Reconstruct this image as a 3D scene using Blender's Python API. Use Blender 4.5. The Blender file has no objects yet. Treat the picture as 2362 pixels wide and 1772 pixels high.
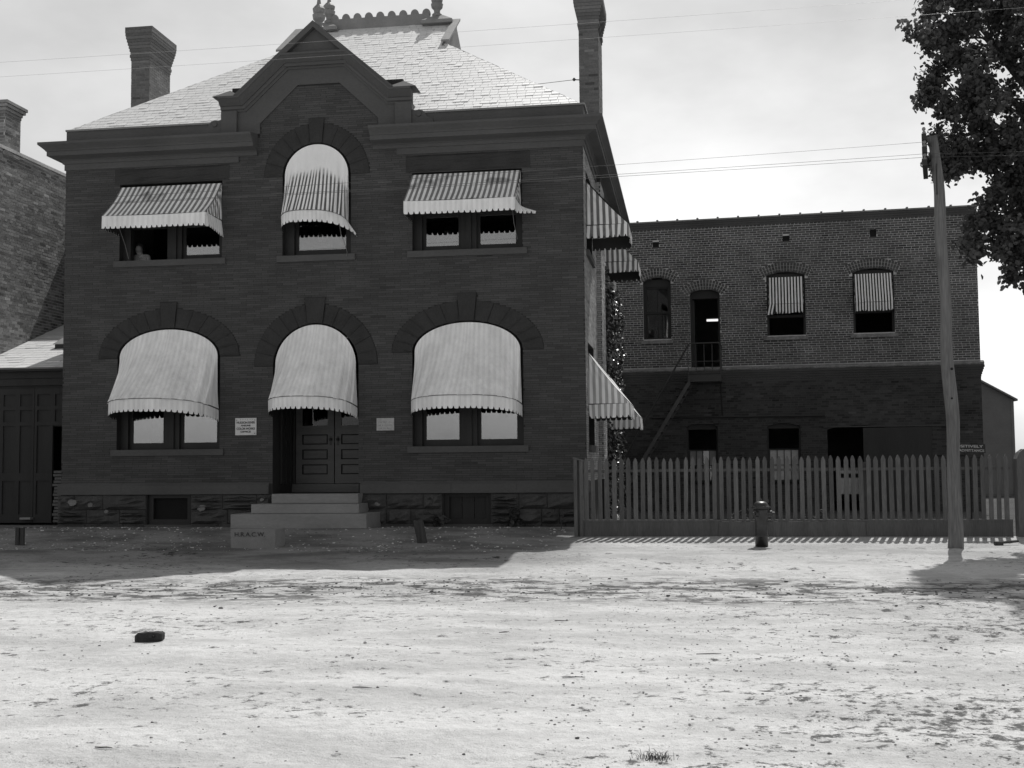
import bpy, math, random
from mathutils import Vector, Matrix, noise as mnoise
R = math.radians
random.seed(7)
scene = bpy.context.scene
COL = scene.collection

# ------------------------------------------------------------------ camera
YAW, PIT, ROLL = R(8.44), R(3.74), .009
cam_loc = Vector((1.881, -22.0, 1.194))
fwd = Vector((-math.sin(YAW)*math.cos(PIT), math.cos(YAW)*math.cos(PIT), math.sin(PIT)))
rt = Vector((math.cos(YAW), math.sin(YAW), 0)); up = rt.cross(fwd)
r2 = rt*math.cos(ROLL) - up*math.sin(ROLL); u2 = up*math.cos(ROLL) + rt*math.sin(ROLL)
cd = bpy.data.cameras.new('camera'); cam = bpy.data.objects.new('camera', cd); COL.objects.link(cam)
M = Matrix((( r2.x, u2.x, -fwd.x, cam_loc.x), (r2.y, u2.y, -fwd.y, cam_loc.y), (r2.z, u2.z, -fwd.z, cam_loc.z), (0, 0, 0, 1)))
cam.matrix_world = M
cd.sensor_width = 36; cd.lens = 41.914; cd.clip_start = .1; cd.clip_end = 3000
scene.camera = cam

# ------------------------------------------------------------------ sky, sun, exposure
SUN_EL, SUN_AZ = R(56), R(13)          # azimuth measured from +Y (behind the houses) towards +X
SKY, SUN, EXPO = .10, 2.7, .52
w = bpy.data.worlds.new('World'); scene.world = w; w.use_nodes = True
wn, wl = w.node_tree.nodes, w.node_tree.links
bg = wn['Background']; sk = wn.new('ShaderNodeTexSky'); sk.sky_type = 'NISHITA'; sk.sun_disc = False
sk.sun_elevation = SUN_EL; sk.sun_rotation = SUN_AZ; sk.dust_density = .6; sk.air_density = 1.0; sk.ozone_density = 1.0
# a black and white plate: the sky's green and blue light, as grey
sc_ = wn.new('ShaderNodeSeparateColor'); cc_ = wn.new('ShaderNodeCombineColor')
wl.new(sk.outputs[0], sc_.inputs[0])
mx_ = wn.new('ShaderNodeMath'); mx_.operation = 'ADD'; wl.new(sc_.outputs[1], mx_.inputs[0]); wl.new(sc_.outputs[2], mx_.inputs[1])
hf_ = wn.new('ShaderNodeMath'); hf_.operation = 'MULTIPLY'; hf_.inputs[1].default_value = .5; wl.new(mx_.outputs[0], hf_.inputs[0])
wtc = wn.new('ShaderNodeTexCoord'); wno = wn.new('ShaderNodeTexNoise'); wmp = wn.new('ShaderNodeVectorMath'); wmp.operation = 'MULTIPLY'; wmp.inputs[1].default_value = (1, 1, 2.2)
wl.new(wtc.outputs['Generated'], wmp.inputs[0]); wl.new(wmp.outputs[0], wno.inputs['Vector']); wno.inputs['Scale'].default_value = 3.2; wno.inputs['Detail'].default_value = 6; wno.inputs['Roughness'].default_value = .55
wrm = wn.new('ShaderNodeMapRange'); wrm.inputs[1].default_value = .3; wrm.inputs[2].default_value = .7; wrm.inputs[3].default_value = .74; wrm.inputs[4].default_value = 1.12; wl.new(wno.outputs[0], wrm.inputs[0])
wml = wn.new('ShaderNodeMath'); wml.operation = 'MULTIPLY'; wl.new(hf_.outputs[0], wml.inputs[0]); wl.new(wrm.outputs[0], wml.inputs[1])
for i in range(3): wl.new(wml.outputs[0], cc_.inputs[i])
wl.new(cc_.outputs[0], bg.inputs[0]); bg.inputs[1].default_value = SKY
sl = bpy.data.lights.new('sun', 'SUN'); sun = bpy.data.objects.new('sun', sl); COL.objects.link(sun)
sl.energy = SUN; sl.angle = R(.5); sl.color = (1, .99, .97)
sd = Vector((math.sin(SUN_AZ)*math.cos(SUN_EL), math.cos(SUN_AZ)*math.cos(SUN_EL), math.sin(SUN_EL)))
sun.rotation_euler = sd.to_track_quat('Z', 'Y').to_euler(); sun.location = (10, 30, 40)
vs = scene.view_settings; vs.view_transform = 'Standard'; vs.look = 'None'; vs.gamma = 1; vs.exposure = EXPO
vs.use_curve_mapping = False

# ------------------------------------------------------------------ materials (all grey: a black and white plate)
def nt(name):
    m = bpy.data.materials.new(name); m.use_nodes = True
    t = m.node_tree; return m, t.nodes, t.links, t.nodes['Principled BSDF']
def mth(N, L, op, a, b=None, c=None, clamp=False):
    n = N.new('ShaderNodeMath'); n.operation = op; n.use_clamp = clamp
    for i, x in enumerate((a, b, c)):
        if x is None: continue
        if isinstance(x, (int, float)): n.inputs[i].default_value = x
        else: L.new(x, n.inputs[i])
    return n.outputs[0]
def pos(N, L, sc=(1, 1, 1)):
    g = N.new('ShaderNodeNewGeometry'); m = N.new('ShaderNodeVectorMath'); m.operation = 'MULTIPLY'
    m.inputs[1].default_value = sc; L.new(g.outputs['Position'], m.inputs[0]); return m.outputs[0]
def noi(N, L, v, scale, detail=3, rough=.55):
    n = N.new('ShaderNodeTexNoise'); n.inputs['Scale'].default_value = scale; n.inputs['Detail'].default_value = detail
    n.inputs['Roughness'].default_value = rough; L.new(v, n.inputs['Vector']); return n.outputs[0]
def ramp(N, L, x, a, b, lo=0., hi=1.):
    n = N.new('ShaderNodeMapRange'); n.interpolation_type = 'SMOOTHSTEP'
    n.inputs[1].default_value = a; n.inputs[2].default_value = b; n.inputs[3].default_value = lo; n.inputs[4].default_value = hi
    L.new(x, n.inputs[0]); return n.outputs[0]
def attr(N, name):
    n = N.new('ShaderNodeAttribute'); n.attribute_name = name; return n.outputs['Fac']
def grey(N, L, val, sock):
    c = N.new('ShaderNodeCombineColor')
    for i in range(3): L.new(val, c.inputs[i])
    L.new(c.outputs[0], sock)
def mat(name, col, rough=.8, var=.2, vs_=3., fine=.12, fs=40., bump=.25, bs=60., spec=.3, metal=0., shade=False, sc=(1, 1, 1), dist=.01):
    m, N, L, P = nt(name); v = pos(N, L, sc)
    a = noi(N, L, v, vs_, 4); b = noi(N, L, v, fs, 3)
    x = mth(N, L, 'MULTIPLY_ADD', a, 2*var*1.6, 1-var*1.6)
    y = mth(N, L, 'MULTIPLY_ADD', b, 2*fine*1.6, 1-fine*1.6)
    z = mth(N, L, 'MULTIPLY', x, y)
    if shade: z = mth(N, L, 'MULTIPLY', z, attr(N, 'shade'))
    z = mth(N, L, 'MULTIPLY', z, col)
    grey(N, L, z, P.inputs['Base Color'])
    P.inputs['Roughness'].default_value = rough; P.inputs['Metallic'].default_value = metal; P.inputs['Specular IOR Level'].default_value = spec
    if bump:
        bn = N.new('ShaderNodeBump'); bn.inputs['Strength'].default_value = bump; bn.inputs['Distance'].default_value = dist
        L.new(noi(N, L, v, bs, 4), bn.inputs['Height']); L.new(bn.outputs[0], P.inputs['Normal'])
    return m
MT = {}
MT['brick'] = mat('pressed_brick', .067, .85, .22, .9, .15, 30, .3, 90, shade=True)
MT['mortar_dark'] = mat('dark_mortar', .034, .95, .2, 2)
MT['brick_red'] = mat('common_brick', .085, .9, .38, .7, .2, 25, .4, 70, shade=True)
MT['mortar'] = mat('lime_mortar', .52, .95, .5, .8, .25, 14, .3)
MT['brick_old'] = mat('old_brick', .21, .9, .25, 1.5, .25, 22, .4, 50, shade=True)
MT['mortar_old'] = mat('old_mortar', .5, .95, .3, 1.5, .3, 20, .3)
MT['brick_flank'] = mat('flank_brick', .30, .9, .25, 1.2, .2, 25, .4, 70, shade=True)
MT['mortar_mid'] = mat('sooty_mortar', .17, .95, .2, 2)
MT['mortar_soot_shade'] = mat('soot_shade_mortar', .075, .95, .3, 1.5)  # soot plus the lower storey's deeper shade, put into the mortar colour
MT['belt'] = mat('weathered_ledge', .20, .95, .4, 6, .4, 25, .6, 30, dist=.02)
MT['brick_stack'] = mat('chimney_brick', .13, .9, .2, 1.5, .2, 22, .3, 50, shade=True)
MT['brownstone'] = mat('brownstone', .042, .9, .22, 2.2, .18, 45, .5, 40, dist=.015)
MT['stone_smooth'] = mat('smooth_brownstone', .088, .8, .18, 1.6, .12, 30, .2, 60, sc=(.5, 1, 1))
MT['foundation'] = mat('rough_foundation_stone', .072, .95, .35, 2.5, .25, 30, .6, 30, dist=.02)
MT['flake'] = mat('pale_stone_flake', .19, .9, .3, 8, .3, 40, .5, 40)
MT['step'] = mat('bluestone_step', .25, .8, .2, 2.5, .12, 30, .2, 40, sc=(.4, 1, 1))
MT['block'] = mat('granite_block', .23, .85, .2, 4, .2, 60, .3, 90)
MT['slate'] = mat('roof_slate', .62, .52, .05, 2, .06, 20, .04, 40, spec=1.5, shade=True)
MT['slate_dark'] = mat('roof_slate_shaded', .16, .6, .2, 2, .15, 20, .2, 40)
MT['metal_grey'] = mat('painted_tin', .22, .6, .2, 3)
MT['wood_dark'] = mat('dark_painted_wood', .028, .55, .25, 2, .15, 30, .1, 40, sc=(1, 1, .3))
MT['wood_door'] = mat('oak_door', .085, .45, .25, 3, .2, 30, .1, 40, sc=(.3, 1, 3), spec=.4)
MT['wood_shed'] = mat('shed_door_paint', .032, .8, .25, 2, .15, 30, .2, 40, sc=(2, 2, .3))
MT['picket'] = mat('fence_paint', .10, .75, .3, 2.5, .25, 20, .3, 60, sc=(3, 3, .4), shade=True)
MT['pole'] = mat('weathered_pole', .15, .85, .3, 3, .3, 12, .5, 14, sc=(4, 4, .35), dist=.02)
MT['iron'] = mat('black_iron', .03, .5, .2, 5, .1, 40, .15, 60, spec=.5)
MT['hydrant'] = mat('hydrant_iron', .02, .38, .3, 6, .2, 40, .25, 50, spec=.6)
MT['black'] = mat('dark_interior', .012, .9, .2, 2, bump=0)
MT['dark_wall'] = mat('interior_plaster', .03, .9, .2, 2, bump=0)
MT['wire'] = mat('wire', .06, .6, .1, 2, bump=0)
MT['wire_sunlit'] = mat('sunlit_tone_wire', .4, .5, .1, 2, bump=0)  # sunlit brightness of the high wires put into their colour
MT['sign_white'] = mat('enamel_sign', .62, .35, .14, 9, .12, 60, .05, 40)
MT['sign_worn'] = mat('worn_sign', .40, .5, .2, 14, .2, 60, .1, 40)
MT['sign_black'] = mat('black_sign', .02, .5, .15, 5, bump=0)
MT['ink'] = mat('sign_ink', .045, .6, .3, 20, .2, 80, 0)
MT['ink_faint'] = mat('faded_ink', .22, .6, .3, 30, .2, 80, 0)
MT['ink_white'] = mat('white_letters', .36, .6, .2, 20, bump=0)
MT['leaf'] = mat('tree_leaf', .085, .6, .3, 1.5, .2, 10, 0, spec=.35, shade=True)
MT['ivy'] = mat('ivy_leaf', .055, .32, .3, 3, .2, 10, 0, spec=.7, shade=True)
MT['weed'] = mat('weed_leaf', .07, .6, .3, 5, .2, 20, 0, shade=True)
MT['bark'] = mat('bark', .06, .95, .3, 3, .3, 14, .6, 16, sc=(3, 3, .5), dist=.03)
MT['clap'] = mat('clapboard_paint', .16, .8, .15, 2, .1, 20, .1, 40)
MT['gravel'] = mat('loose_stone', .30, .95, .2, 10, .2, 60, .3, 60, shade=True)
MT['rubble'] = mat('dark_brick_lump', .035, .9, .4, 14, .3, 60, .6, 60)
MT['stump'] = mat('weathered_stump', .055, .95, .35, 6, .3, 20, .6, 20, sc=(3, 3, .4), dist=.02)
MT['skin'] = mat('skin', .13, .6, .1, 8, bump=0)
MT['blouse'] = mat('print_blouse', .32, .8, .5, 30, .3, 60, 0)
MT['cloth_dark'] = mat('dark_dress', .03, .9, .2, 8, bump=0)
MT['hair'] = mat('hair', .02, .6, .2, 20, bump=0)
MT['shade_cloth'] = mat('window_blind', .5, .9, .1, 3, bump=0)
MT['board'] = mat('stacked_boards', .12, .9, .3, 6, .3, 20, .3)

def glass(name, fac):
    m, N, L, P = nt(name); out = N['Material Output']
    tr = N.new('ShaderNodeBsdfTransparent'); tr.inputs[0].default_value = (.8, .8, .8, 1)
    gl = N.new('ShaderNodeBsdfGlossy'); gl.inputs['Roughness'].default_value = .012; gl.inputs[0].default_value = (.92, .92, .92, 1)
    bn = N.new('ShaderNodeBump'); bn.inputs['Strength'].default_value = .12; bn.inputs['Distance'].default_value = .004
    L.new(noi(N, L, pos(N, L), 2.2, 2), bn.inputs['Height']); L.new(bn.outputs[0], gl.inputs['Normal'])
    mx = N.new('ShaderNodeMixShader'); mx.inputs[0].default_value = fac
    L.new(tr.outputs[0], mx.inputs[1]); L.new(gl.outputs[0], mx.inputs[2]); L.new(mx.outputs[0], out.inputs[0])
    return m
MT['glass'] = glass('window_glass', .21)
MT['glass_dim'] = glass('dusty_glass', .10)
MT['glass_door'] = glass('door_glass', .03)

def canvas(name, light, dark, strength, vf=None, patch=.0, soil=.12):
    """awning canvas: stripes run down the cloth (su counts stripes, sv runs from head to bar)"""
    m, N, L, P = nt(name); su = attr(N, 'su'); sv = attr(N, 'sv'); v = pos(N, L)
    f = mth(N, L, 'FRACT', su); tri = mth(N, L, 'ABSOLUTE', mth(N, L, 'SUBTRACT', f, .5))
    st = ramp(N, L, tri, .22, .28)
    st = mth(N, L, 'MULTIPLY', st, strength)
    if vf:
        jag = mth(N, L, 'MULTIPLY_ADD', noi(N, L, v, 5, 3), .22, sv)
        st = mth(N, L, 'MULTIPLY', st, ramp(N, L, jag, vf[0], vf[1]))
    wea = mth(N, L, 'MULTIPLY_ADD', noi(N, L, v, 9, 4), -.5, 1.25, True); st = mth(N, L, 'MULTIPLY', st, wea)
    c = mth(N, L, 'MULTIPLY_ADD', st, dark-light, light)
    d = mth(N, L, 'MULTIPLY', mth(N, L, 'MULTIPLY_ADD', noi(N, L, pos(N, L, (1, 1, .5)), 2.6, 6, .65), -2*soil, 1+soil), mth(N, L, 'MULTIPLY_ADD', noi(N, L, pos(N, L, (6, 6, .35)), 2.2, 4, .6), -soil, 1+soil*.5))
    if patch:
        d = mth(N, L, 'MULTIPLY', d, ramp(N, L, noi(N, L, v, 1.9, 2), .55, .68, 1, 1-patch))
    e = mth(N, L, 'MULTIPLY_ADD', noi(N, L, v, 70, 2), -.12, 1.06)
    c = mth(N, L, 'MULTIPLY', mth(N, L, 'MULTIPLY', c, d), e)
    grey(N, L, c, P.inputs['Base Color']); P.inputs['Roughness'].default_value = .95; P.inputs['Specular IOR Level'].default_value = .1
    bn = N.new('ShaderNodeBump'); bn.inputs['Strength'].default_value = .55; bn.inputs['Distance'].default_value = .05
    L.new(noi(N, L, pos(N, L, (3, 3, .45)), 2.6, 4), bn.inputs['Height']); L.new(bn.outputs[0], P.inputs['Normal'])
    return m
MT['can_white'] = canvas('bleached_canvas', .88, .62, .3, soil=.34)
MT['can_stripe'] = canvas('striped_canvas', .88, .15, .9, patch=.5, soil=.15)
MT['can_half'] = canvas('half_bleached_canvas', .92, .09, .95, vf=(.42, .62), soil=.12)
MT['can_bold'] = canvas('bold_striped_canvas', .8, .03, 1., soil=.06)
MT['can_side'] = canvas('side_striped_canvas', .8, .09, .9, soil=.15)
MT['can_faded'] = canvas('faded_side_canvas', .82, .22, .7, soil=.2)
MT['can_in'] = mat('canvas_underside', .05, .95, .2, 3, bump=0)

def ground_mat():
    m, N, L, P = nt('dirt_road')
    g = N.new('ShaderNodeNewGeometry'); sx = N.new('ShaderNodeSeparateXYZ'); L.new(g.outputs['Position'], sx.inputs[0])
    X, Y = sx.outputs[0], sx.outputs[1]; v = g.outputs['Position']; vl = pos(N, L, (.35, 1.3, 1))
    n1 = noi(N, L, vl, 1.1, 6, .65); n2 = noi(N, L, v, 14, 4, .6); n3 = noi(N, L, v, 95, 3, .6); n4 = noi(N, L, pos(N, L, (.5, 1.6, 1)), 5, 5, .7)
    # packed cinder footway, colour darkened to deepen the house's shade; pale sandy road beyond
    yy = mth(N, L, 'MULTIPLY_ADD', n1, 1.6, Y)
    walk_shade = ramp(N, L, yy, -5.6, -3.2)
    walk_shade_x = ramp(N, L, X, -.6, .8, 1, .25); walk_shade = mth(N, L, 'MULTIPLY', walk_shade, walk_shade_x)
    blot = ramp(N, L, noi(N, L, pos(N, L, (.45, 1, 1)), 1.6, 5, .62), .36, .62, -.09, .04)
    base = mth(N, L, 'ADD', mth(N, L, 'MULTIPLY_ADD', walk_shade, -.31, .54), blot)
    # strip of dark damp dung and leaf mould along the gutter
    va = pos(N, L, (.6, 1.35, 1)); vb = pos(N, L, (1.05, 1.05, 1))
    d = mth(N, L, 'ABSOLUTE', mth(N, L, 'ADD', mth(N, L, 'MULTIPLY_ADD', n1, 1.2, Y), 6.9))
    band = ramp(N, L, d, .5, 1.7, 1, 0)
    g1 = noi(N, L, va, 4, 7, .72); g2 = noi(N, L, vb, 6.5, 8, .78); g3 = noi(N, L, vb, 34, 4, .7); cl = noi(N, L, pos(N, L, (.5, 1, 1)), .8, 4, .6)
    spot = ramp(N, L, g1, .46, .56)
    dark = mth(N, L, 'MULTIPLY', band, mth(N, L, 'MULTIPLY_ADD', spot, .9, .1))
    # crumbs lying in streaks and clusters, thicker to the right
    more = mth(N, L, 'MULTIPLY', ramp(N, L, X, .5, 5.5, 0, .045), ramp(N, L, Y, -8, -9.5))
    cr = ramp(N, L, mth(N, L, 'ADD', g2, mth(N, L, 'MULTIPLY_ADD', cl, .34, more)), .735, .825)
    cr2 = mth(N, L, 'MULTIPLY', ramp(N, L, mth(N, L, 'ADD', g3, mth(N, L, 'MULTIPLY_ADD', cl, .12, more)), .70, .78), .75)
    off = ramp(N, L, Y, -3.4, -2.2, 1, .35)
    dark = mth(N, L, 'MAXIMUM', dark, mth(N, L, 'MULTIPLY', mth(N, L, 'MAXIMUM', cr, cr2), off))
    yard = mth(N, L, 'MULTIPLY', ramp(N, L, Y, -1.5, -1.2), ramp(N, L, X, -.1, .3))
    dark = mth(N, L, 'MAXIMUM', dark, mth(N, L, 'MULTIPLY', yard, 1.04))
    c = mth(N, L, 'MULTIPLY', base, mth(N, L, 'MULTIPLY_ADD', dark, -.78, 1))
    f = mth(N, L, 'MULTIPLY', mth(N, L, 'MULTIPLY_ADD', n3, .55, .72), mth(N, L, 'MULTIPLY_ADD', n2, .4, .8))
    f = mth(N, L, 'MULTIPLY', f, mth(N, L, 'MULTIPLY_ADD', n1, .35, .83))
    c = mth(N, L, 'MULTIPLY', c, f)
    grey(N, L, c, P.inputs['Base Color']); P.inputs['Roughness'].default_value = 1; P.inputs['Specular IOR Level'].default_value = .1
    b1 = N.new('ShaderNodeBump'); b1.inputs['Strength'].default_value = .8; b1.inputs['Distance'].default_value = .035
    L.new(mth(N, L, 'MULTIPLY_ADD', n3, .35, mth(N, L, 'MULTIPLY', n2, 1.)), b1.inputs['Height']); L.new(b1.outputs[0], P.inputs['Normal'])
    return m
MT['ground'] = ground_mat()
def thin_leaf(m, k):       # leaves let some light through
    t_ = m.node_tree; N, L = t_.nodes, t_.links; P = N['Principled BSDF']; tr = N.new('ShaderNodeBsdfTranslucent'); mx = N.new('ShaderNodeMixShader'); mx.inputs[0].default_value = k
    L.new(P.inputs['Base Color'].links[0].from_socket, tr.inputs[0]); L.new(P.outputs[0], mx.inputs[1]); L.new(tr.outputs[0], mx.inputs[2]); L.new(mx.outputs[0], N['Material Output'].inputs[0])
thin_leaf(MT['leaf'], .35); thin_leaf(MT['weed'], .3)

# ------------------------------------------------------------------ mesh helpers
class MB:
    def __init__(s): s.v = []; s.f = []; s.sh = []; s.su = []; s.sv = []; s.mi = []
    def add(s, vs, fs, sh=1., su=None, sv=None, mi=0):
        o = len(s.v); s.v += [tuple(p) for p in vs]
        s.f += [tuple(i+o for i in f) for f in fs]; s.sh += [sh]*len(fs); s.mi += [mi]*len(fs)
        s.su += su if su else [0.]*len(vs); s.sv += sv if sv else [0.]*len(vs); return s
    def box(s, x0, x1, y0, y1, z0, z1, sh=1., mi=0):
        return s.add([(x0,y0,z0),(x1,y0,z0),(x1,y1,z0),(x0,y1,z0),(x0,y0,z1),(x1,y0,z1),(x1,y1,z1),(x0,y1,z1)],
              [(0,3,2,1),(4,5,6,7),(0,1,5,4),(1,2,6,5),(2,3,7,6),(3,0,4,7)], sh, mi=mi)
    def hull8(s, p, sh=1.): return s.add(p, [(0,3,2,1),(4,5,6,7),(0,1,5,4),(1,2,6,5),(2,3,7,6),(3,0,4,7)], sh)
    def prism(s, poly, fn, d0, d1, sh=1.):
        """poly of (a,b); fn(a,b,d)->xyz"""
        n = len(poly); vs = [fn(a, b, d0) for a, b in poly] + [fn(a, b, d1) for a, b in poly]
        fs = [tuple(range(n)), tuple(range(2*n-1, n-1, -1))] + [(i, i+n, (i+1) % n+n, (i+1) % n) for i in range(n)]
        return s.add(vs, fs, sh)
    def tube(s, path, rad, n=8, sh=1., cap=True):
        path = [Vector(p) for p in path]; rad = rad if isinstance(rad, (list, tuple)) else [rad]*len(path)
        vs = []; ref = None
        for i, p in enumerate(path):
            t = (path[min(i+1, len(path)-1)]-path[max(i-1, 0)]).normalized()
            if ref is None: ref = Vector((0, 0, 1)) if abs(t.z) < .9 else Vector((1, 0, 0))
            a = (ref - t*ref.dot(t)).normalized(); b = t.cross(a); ref = a
            for k in range(n):
                q = 2*math.pi*k/n; vs.append(p + a*math.cos(q)*rad[i] + b*math.sin(q)*rad[i])
        fs = [(i*n+k, i*n+(k+1) % n, (i+1)*n+(k+1) % n, (i+1)*n+k) for i in range(len(path)-1) for k in range(n)]
        if cap: fs += [tuple(range(n-1, -1, -1)), tuple((len(path)-1)*n+k for k in range(n))]
        return s.add(vs, fs, sh)
    def lathe(s, prof, c=(0, 0, 0), n=20, sh=1.):
        vs = [(c[0]+r*math.cos(2*math.pi*k/n), c[1]+r*math.sin(2*math.pi*k/n), c[2]+z) for r, z in prof for k in range(n)]
        fs = [(i*n+k, i*n+(k+1) % n, (i+1)*n+(k+1) % n, (i+1)*n+k) for i in range(len(prof)-1) for k in range(n)]
        fs += [tuple(range(n-1, -1, -1)), tuple((len(prof)-1)*n+k for k in range(n))]
        return s.add(vs, fs, sh)
    def grid(s, pts, su=None, sv=None, sh=1., flip=False, mi=0):
        h, wd = len(pts), len(pts[0]); vs = [p for row in pts for p in row]
        fs = [(j*wd+i, j*wd+i+1, (j+1)*wd+i+1, (j+1)*wd+i) for j in range(h-1) for i in range(wd-1)]
        if flip: fs = [f[::-1] for f in fs]
        return s.add(vs, fs, sh, [x for r_ in su for x in r_] if su else None, [x for r_ in sv for x in r_] if sv else None, mi)
def obj(name, mb, m, parent=None, smooth=False, kind=None, mats=None):
    lo = [min(p[i] for p in mb.v) for i in range(3)]; hi = [max(p[i] for p in mb.v) for i in range(3)]
    c = Vector(((lo[0]+hi[0])/2, (lo[1]+hi[1])/2, lo[2]))
    me = bpy.data.meshes.new(name); me.from_pydata([(p[0]-c.x, p[1]-c.y, p[2]-c.z) for p in mb.v], [], mb.f)
    if any(x != 1. for x in mb.sh):
        at = me.attributes.new('shade', 'FLOAT', 'FACE'); at.data.foreach_set('value', mb.sh)
    else:
        at = me.attributes.new('shade', 'FLOAT', 'FACE'); at.data.foreach_set('value', [1.]*len(mb.f))
    if any(mb.su) or any(mb.sv):
        for n_, d_ in (('su', mb.su), ('sv', mb.sv)):
            at = me.attributes.new(n_, 'FLOAT', 'POINT'); at.data.foreach_set('value', d_)
    for k in (mats or [m]): me.materials.append(MT[k])
    if mats: me.polygons.foreach_set('material_index', mb.mi)
    if smooth: me.polygons.foreach_set('use_smooth', [True]*len(me.polygons))
    o = bpy.data.objects.new(name, me); COL.objects.link(o); o.location = c
    if parent:
        o.parent = parent; pm = parent; t = Vector((0, 0, 0))
        while pm: t += pm.location if pm.parent is None else pm.matrix_parent_inverse.to_translation()+pm.location; pm = pm.parent
        o.matrix_parent_inverse = Matrix.Translation(-t)
    if kind: o['kind'] = kind
    return o
def thing(name, label, cat, loc, group=None):
    o = bpy.data.objects.new(name, None); COL.objects.link(o); o.location = loc; o.empty_display_size = .3
    return tag(o, label, cat, group)
def tag(o, label, cat, group=None):
    o['label'] = label; o['category'] = cat
    if group: o['group'] = group
    return o
class Frame:
    """a wall's own axes: u along it, z up, w out of it"""
    def __init__(s, o, u, n): s.o = Vector(o); s.u = Vector(u).normalized(); s.n = Vector(n).normalized()
    def __call__(s, u, z, w=0.):
        p = s.o + s.u*u + s.n*w; return (p.x, p.y, p.z+z)
def fbox(mb, F, u0, u1, z0, z1, w0, w1, sh=1.):
    """box in a wall frame, w0 inside, w1 outside"""
    flip = F.u.cross(Vector((0, 0, 1))).dot(F.n) < 0
    if flip: u0, u1 = u1, u0
    return mb.hull8([F(u0,z0,w1),F(u1,z0,w1),F(u1,z0,w0),F(u0,z0,w0),F(u0,z1,w1),F(u1,z1,w1),F(u1,z1,w0),F(u0,z1,w0)], sh)
def sub(iv, a, b):
    out = []
    for x, y in iv:
        if b <= x or a >= y: out.append((x, y)); continue
        if a > x: out.append((x, a))
        if b < y: out.append((b, y))
    return out
def rect_hole(u0, u1, z0, z1): return lambda z: (u0, u1) if z0 < z < z1 else None
def arch_hole(uc, a, zs, b, z0):
    def f(z):
        if z < z0 or z >= zs+b: return None
        h = a if z <= zs else a*math.sqrt(max(0, 1-((z-zs)/b)**2)); return (uc-h, uc+h)
    return f
def spans(z, base, holes):
    iv = base(z) if callable(base) else list(base)
    for h in holes:
        r_ = h(z)
        if r_: iv = sub(iv, *r_)
    return iv
def bricks(F, z0, z1, base, holes, ch, ln, joint=.008, proud=.006, header=0, seed=1, lo=.75, hi=1.3, w=0., odd=.06, oamp=.4):
    mb = MB(); rg = random.Random(seed); n = int(round((z1-z0)/ch)); flip = F.u.cross(Vector((0, 0, 1))).dot(F.n) < 0
    for r_ in range(n):
        za, zb = z0+r_*ch+joint/2, z0+(r_+1)*ch-joint/2
        hd = header and r_ % header == header-1; bl = ln*.5 if hd else ln
        off = (bl*.5 if r_ % 2 else 0) + rg.uniform(-.1, .1)*bl
        for a, b in spans((za+zb)/2, base, holes):
            u = a - (a-off) % bl if True else a
            while u < b:
                ua, ub = max(u+joint/2, a), min(u+bl-joint/2, b)
                if ub-ua > .025:
                    s_ = rg.uniform(lo, hi)
                    if rg.random() < odd: s_ *= rg.choice((1-oamp, 1+oamp))
                    p = w+proud*rg.uniform(.6, 1.3); i = .0
                    if flip: A, B = ub, ua
                    else: A, B = ua, ub
                    mb.add([F(A,za,p),F(B,za,p),F(B,zb,p),F(A,zb,p),F(A,za,w-.004),F(B,za,w-.004),F(B,zb,w-.004),F(A,zb,w-.004)],
                           [(0,1,2,3),(0,4,5,1),(1,5,6,2),(2,6,7,3),(3,7,4,0)], s_)
                u += bl
    return mb
def core(F, z0, z1, base, holes, step, thick, w=0.):
    """solid wall behind the bricks: rows with equal spans are merged"""
    mb = MB(); n = int(round((z1-z0)/step)); rows = [[tuple(round(q, 3) for q in s_) for s_ in spans(z0+(k+.5)*step, base, holes)] for k in range(n)]
    k = 0
    while k < n:
        j = k
        while j+1 < n and rows[j+1] == rows[k]: j += 1
        for a, b in rows[k]: fbox(mb, F, a, b, z0+k*step, z0+(j+1)*step, w-thick, w)
        k = j+1
    return mb
def rocky(F, pts, depth, w0, seed, amp=.03, n=4):
    """rock-faced block: quad pts (u,z) x4 counter-clockwise, front pushed out unevenly"""
    rg = random.Random(seed); mb = MB(); flip = F.u.cross(Vector((0, 0, 1))).dot(F.n) < 0
    (a, b, c, d) = pts; G = []
    for j in range(n+1):
        row = []
        for i in range(n+1):
            s_, t = i/n, j/n
            u = (a[0]*(1-s_)+b[0]*s_)*(1-t)+(d[0]*(1-s_)+c[0]*s_)*t; z = (a[1]*(1-s_)+b[1]*s_)*(1-t)+(d[1]*(1-s_)+c[1]*s_)*t
            ed = i in (0, n) or j in (0, n)
            row.append(F(u, z, w0 + (0 if ed else amp*rg.uniform(.25, 1.))))
        G.append(row)
    mb.grid(G, flip=flip)
    bk = [F(*a, w0-depth), F(*b, w0-depth), F(*c, w0-depth), F(*d, w0-depth)]; fr = [F(*a, w0), F(*b, w0), F(*c, w0), F(*d, w0)]
    fs = [(0,4,5,1),(1,5,6,2),(2,6,7,3),(3,7,4,0)]
    if flip: fs = [f[::-1] for f in fs]
    mb.add(fr+bk, fs); return mb
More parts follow.
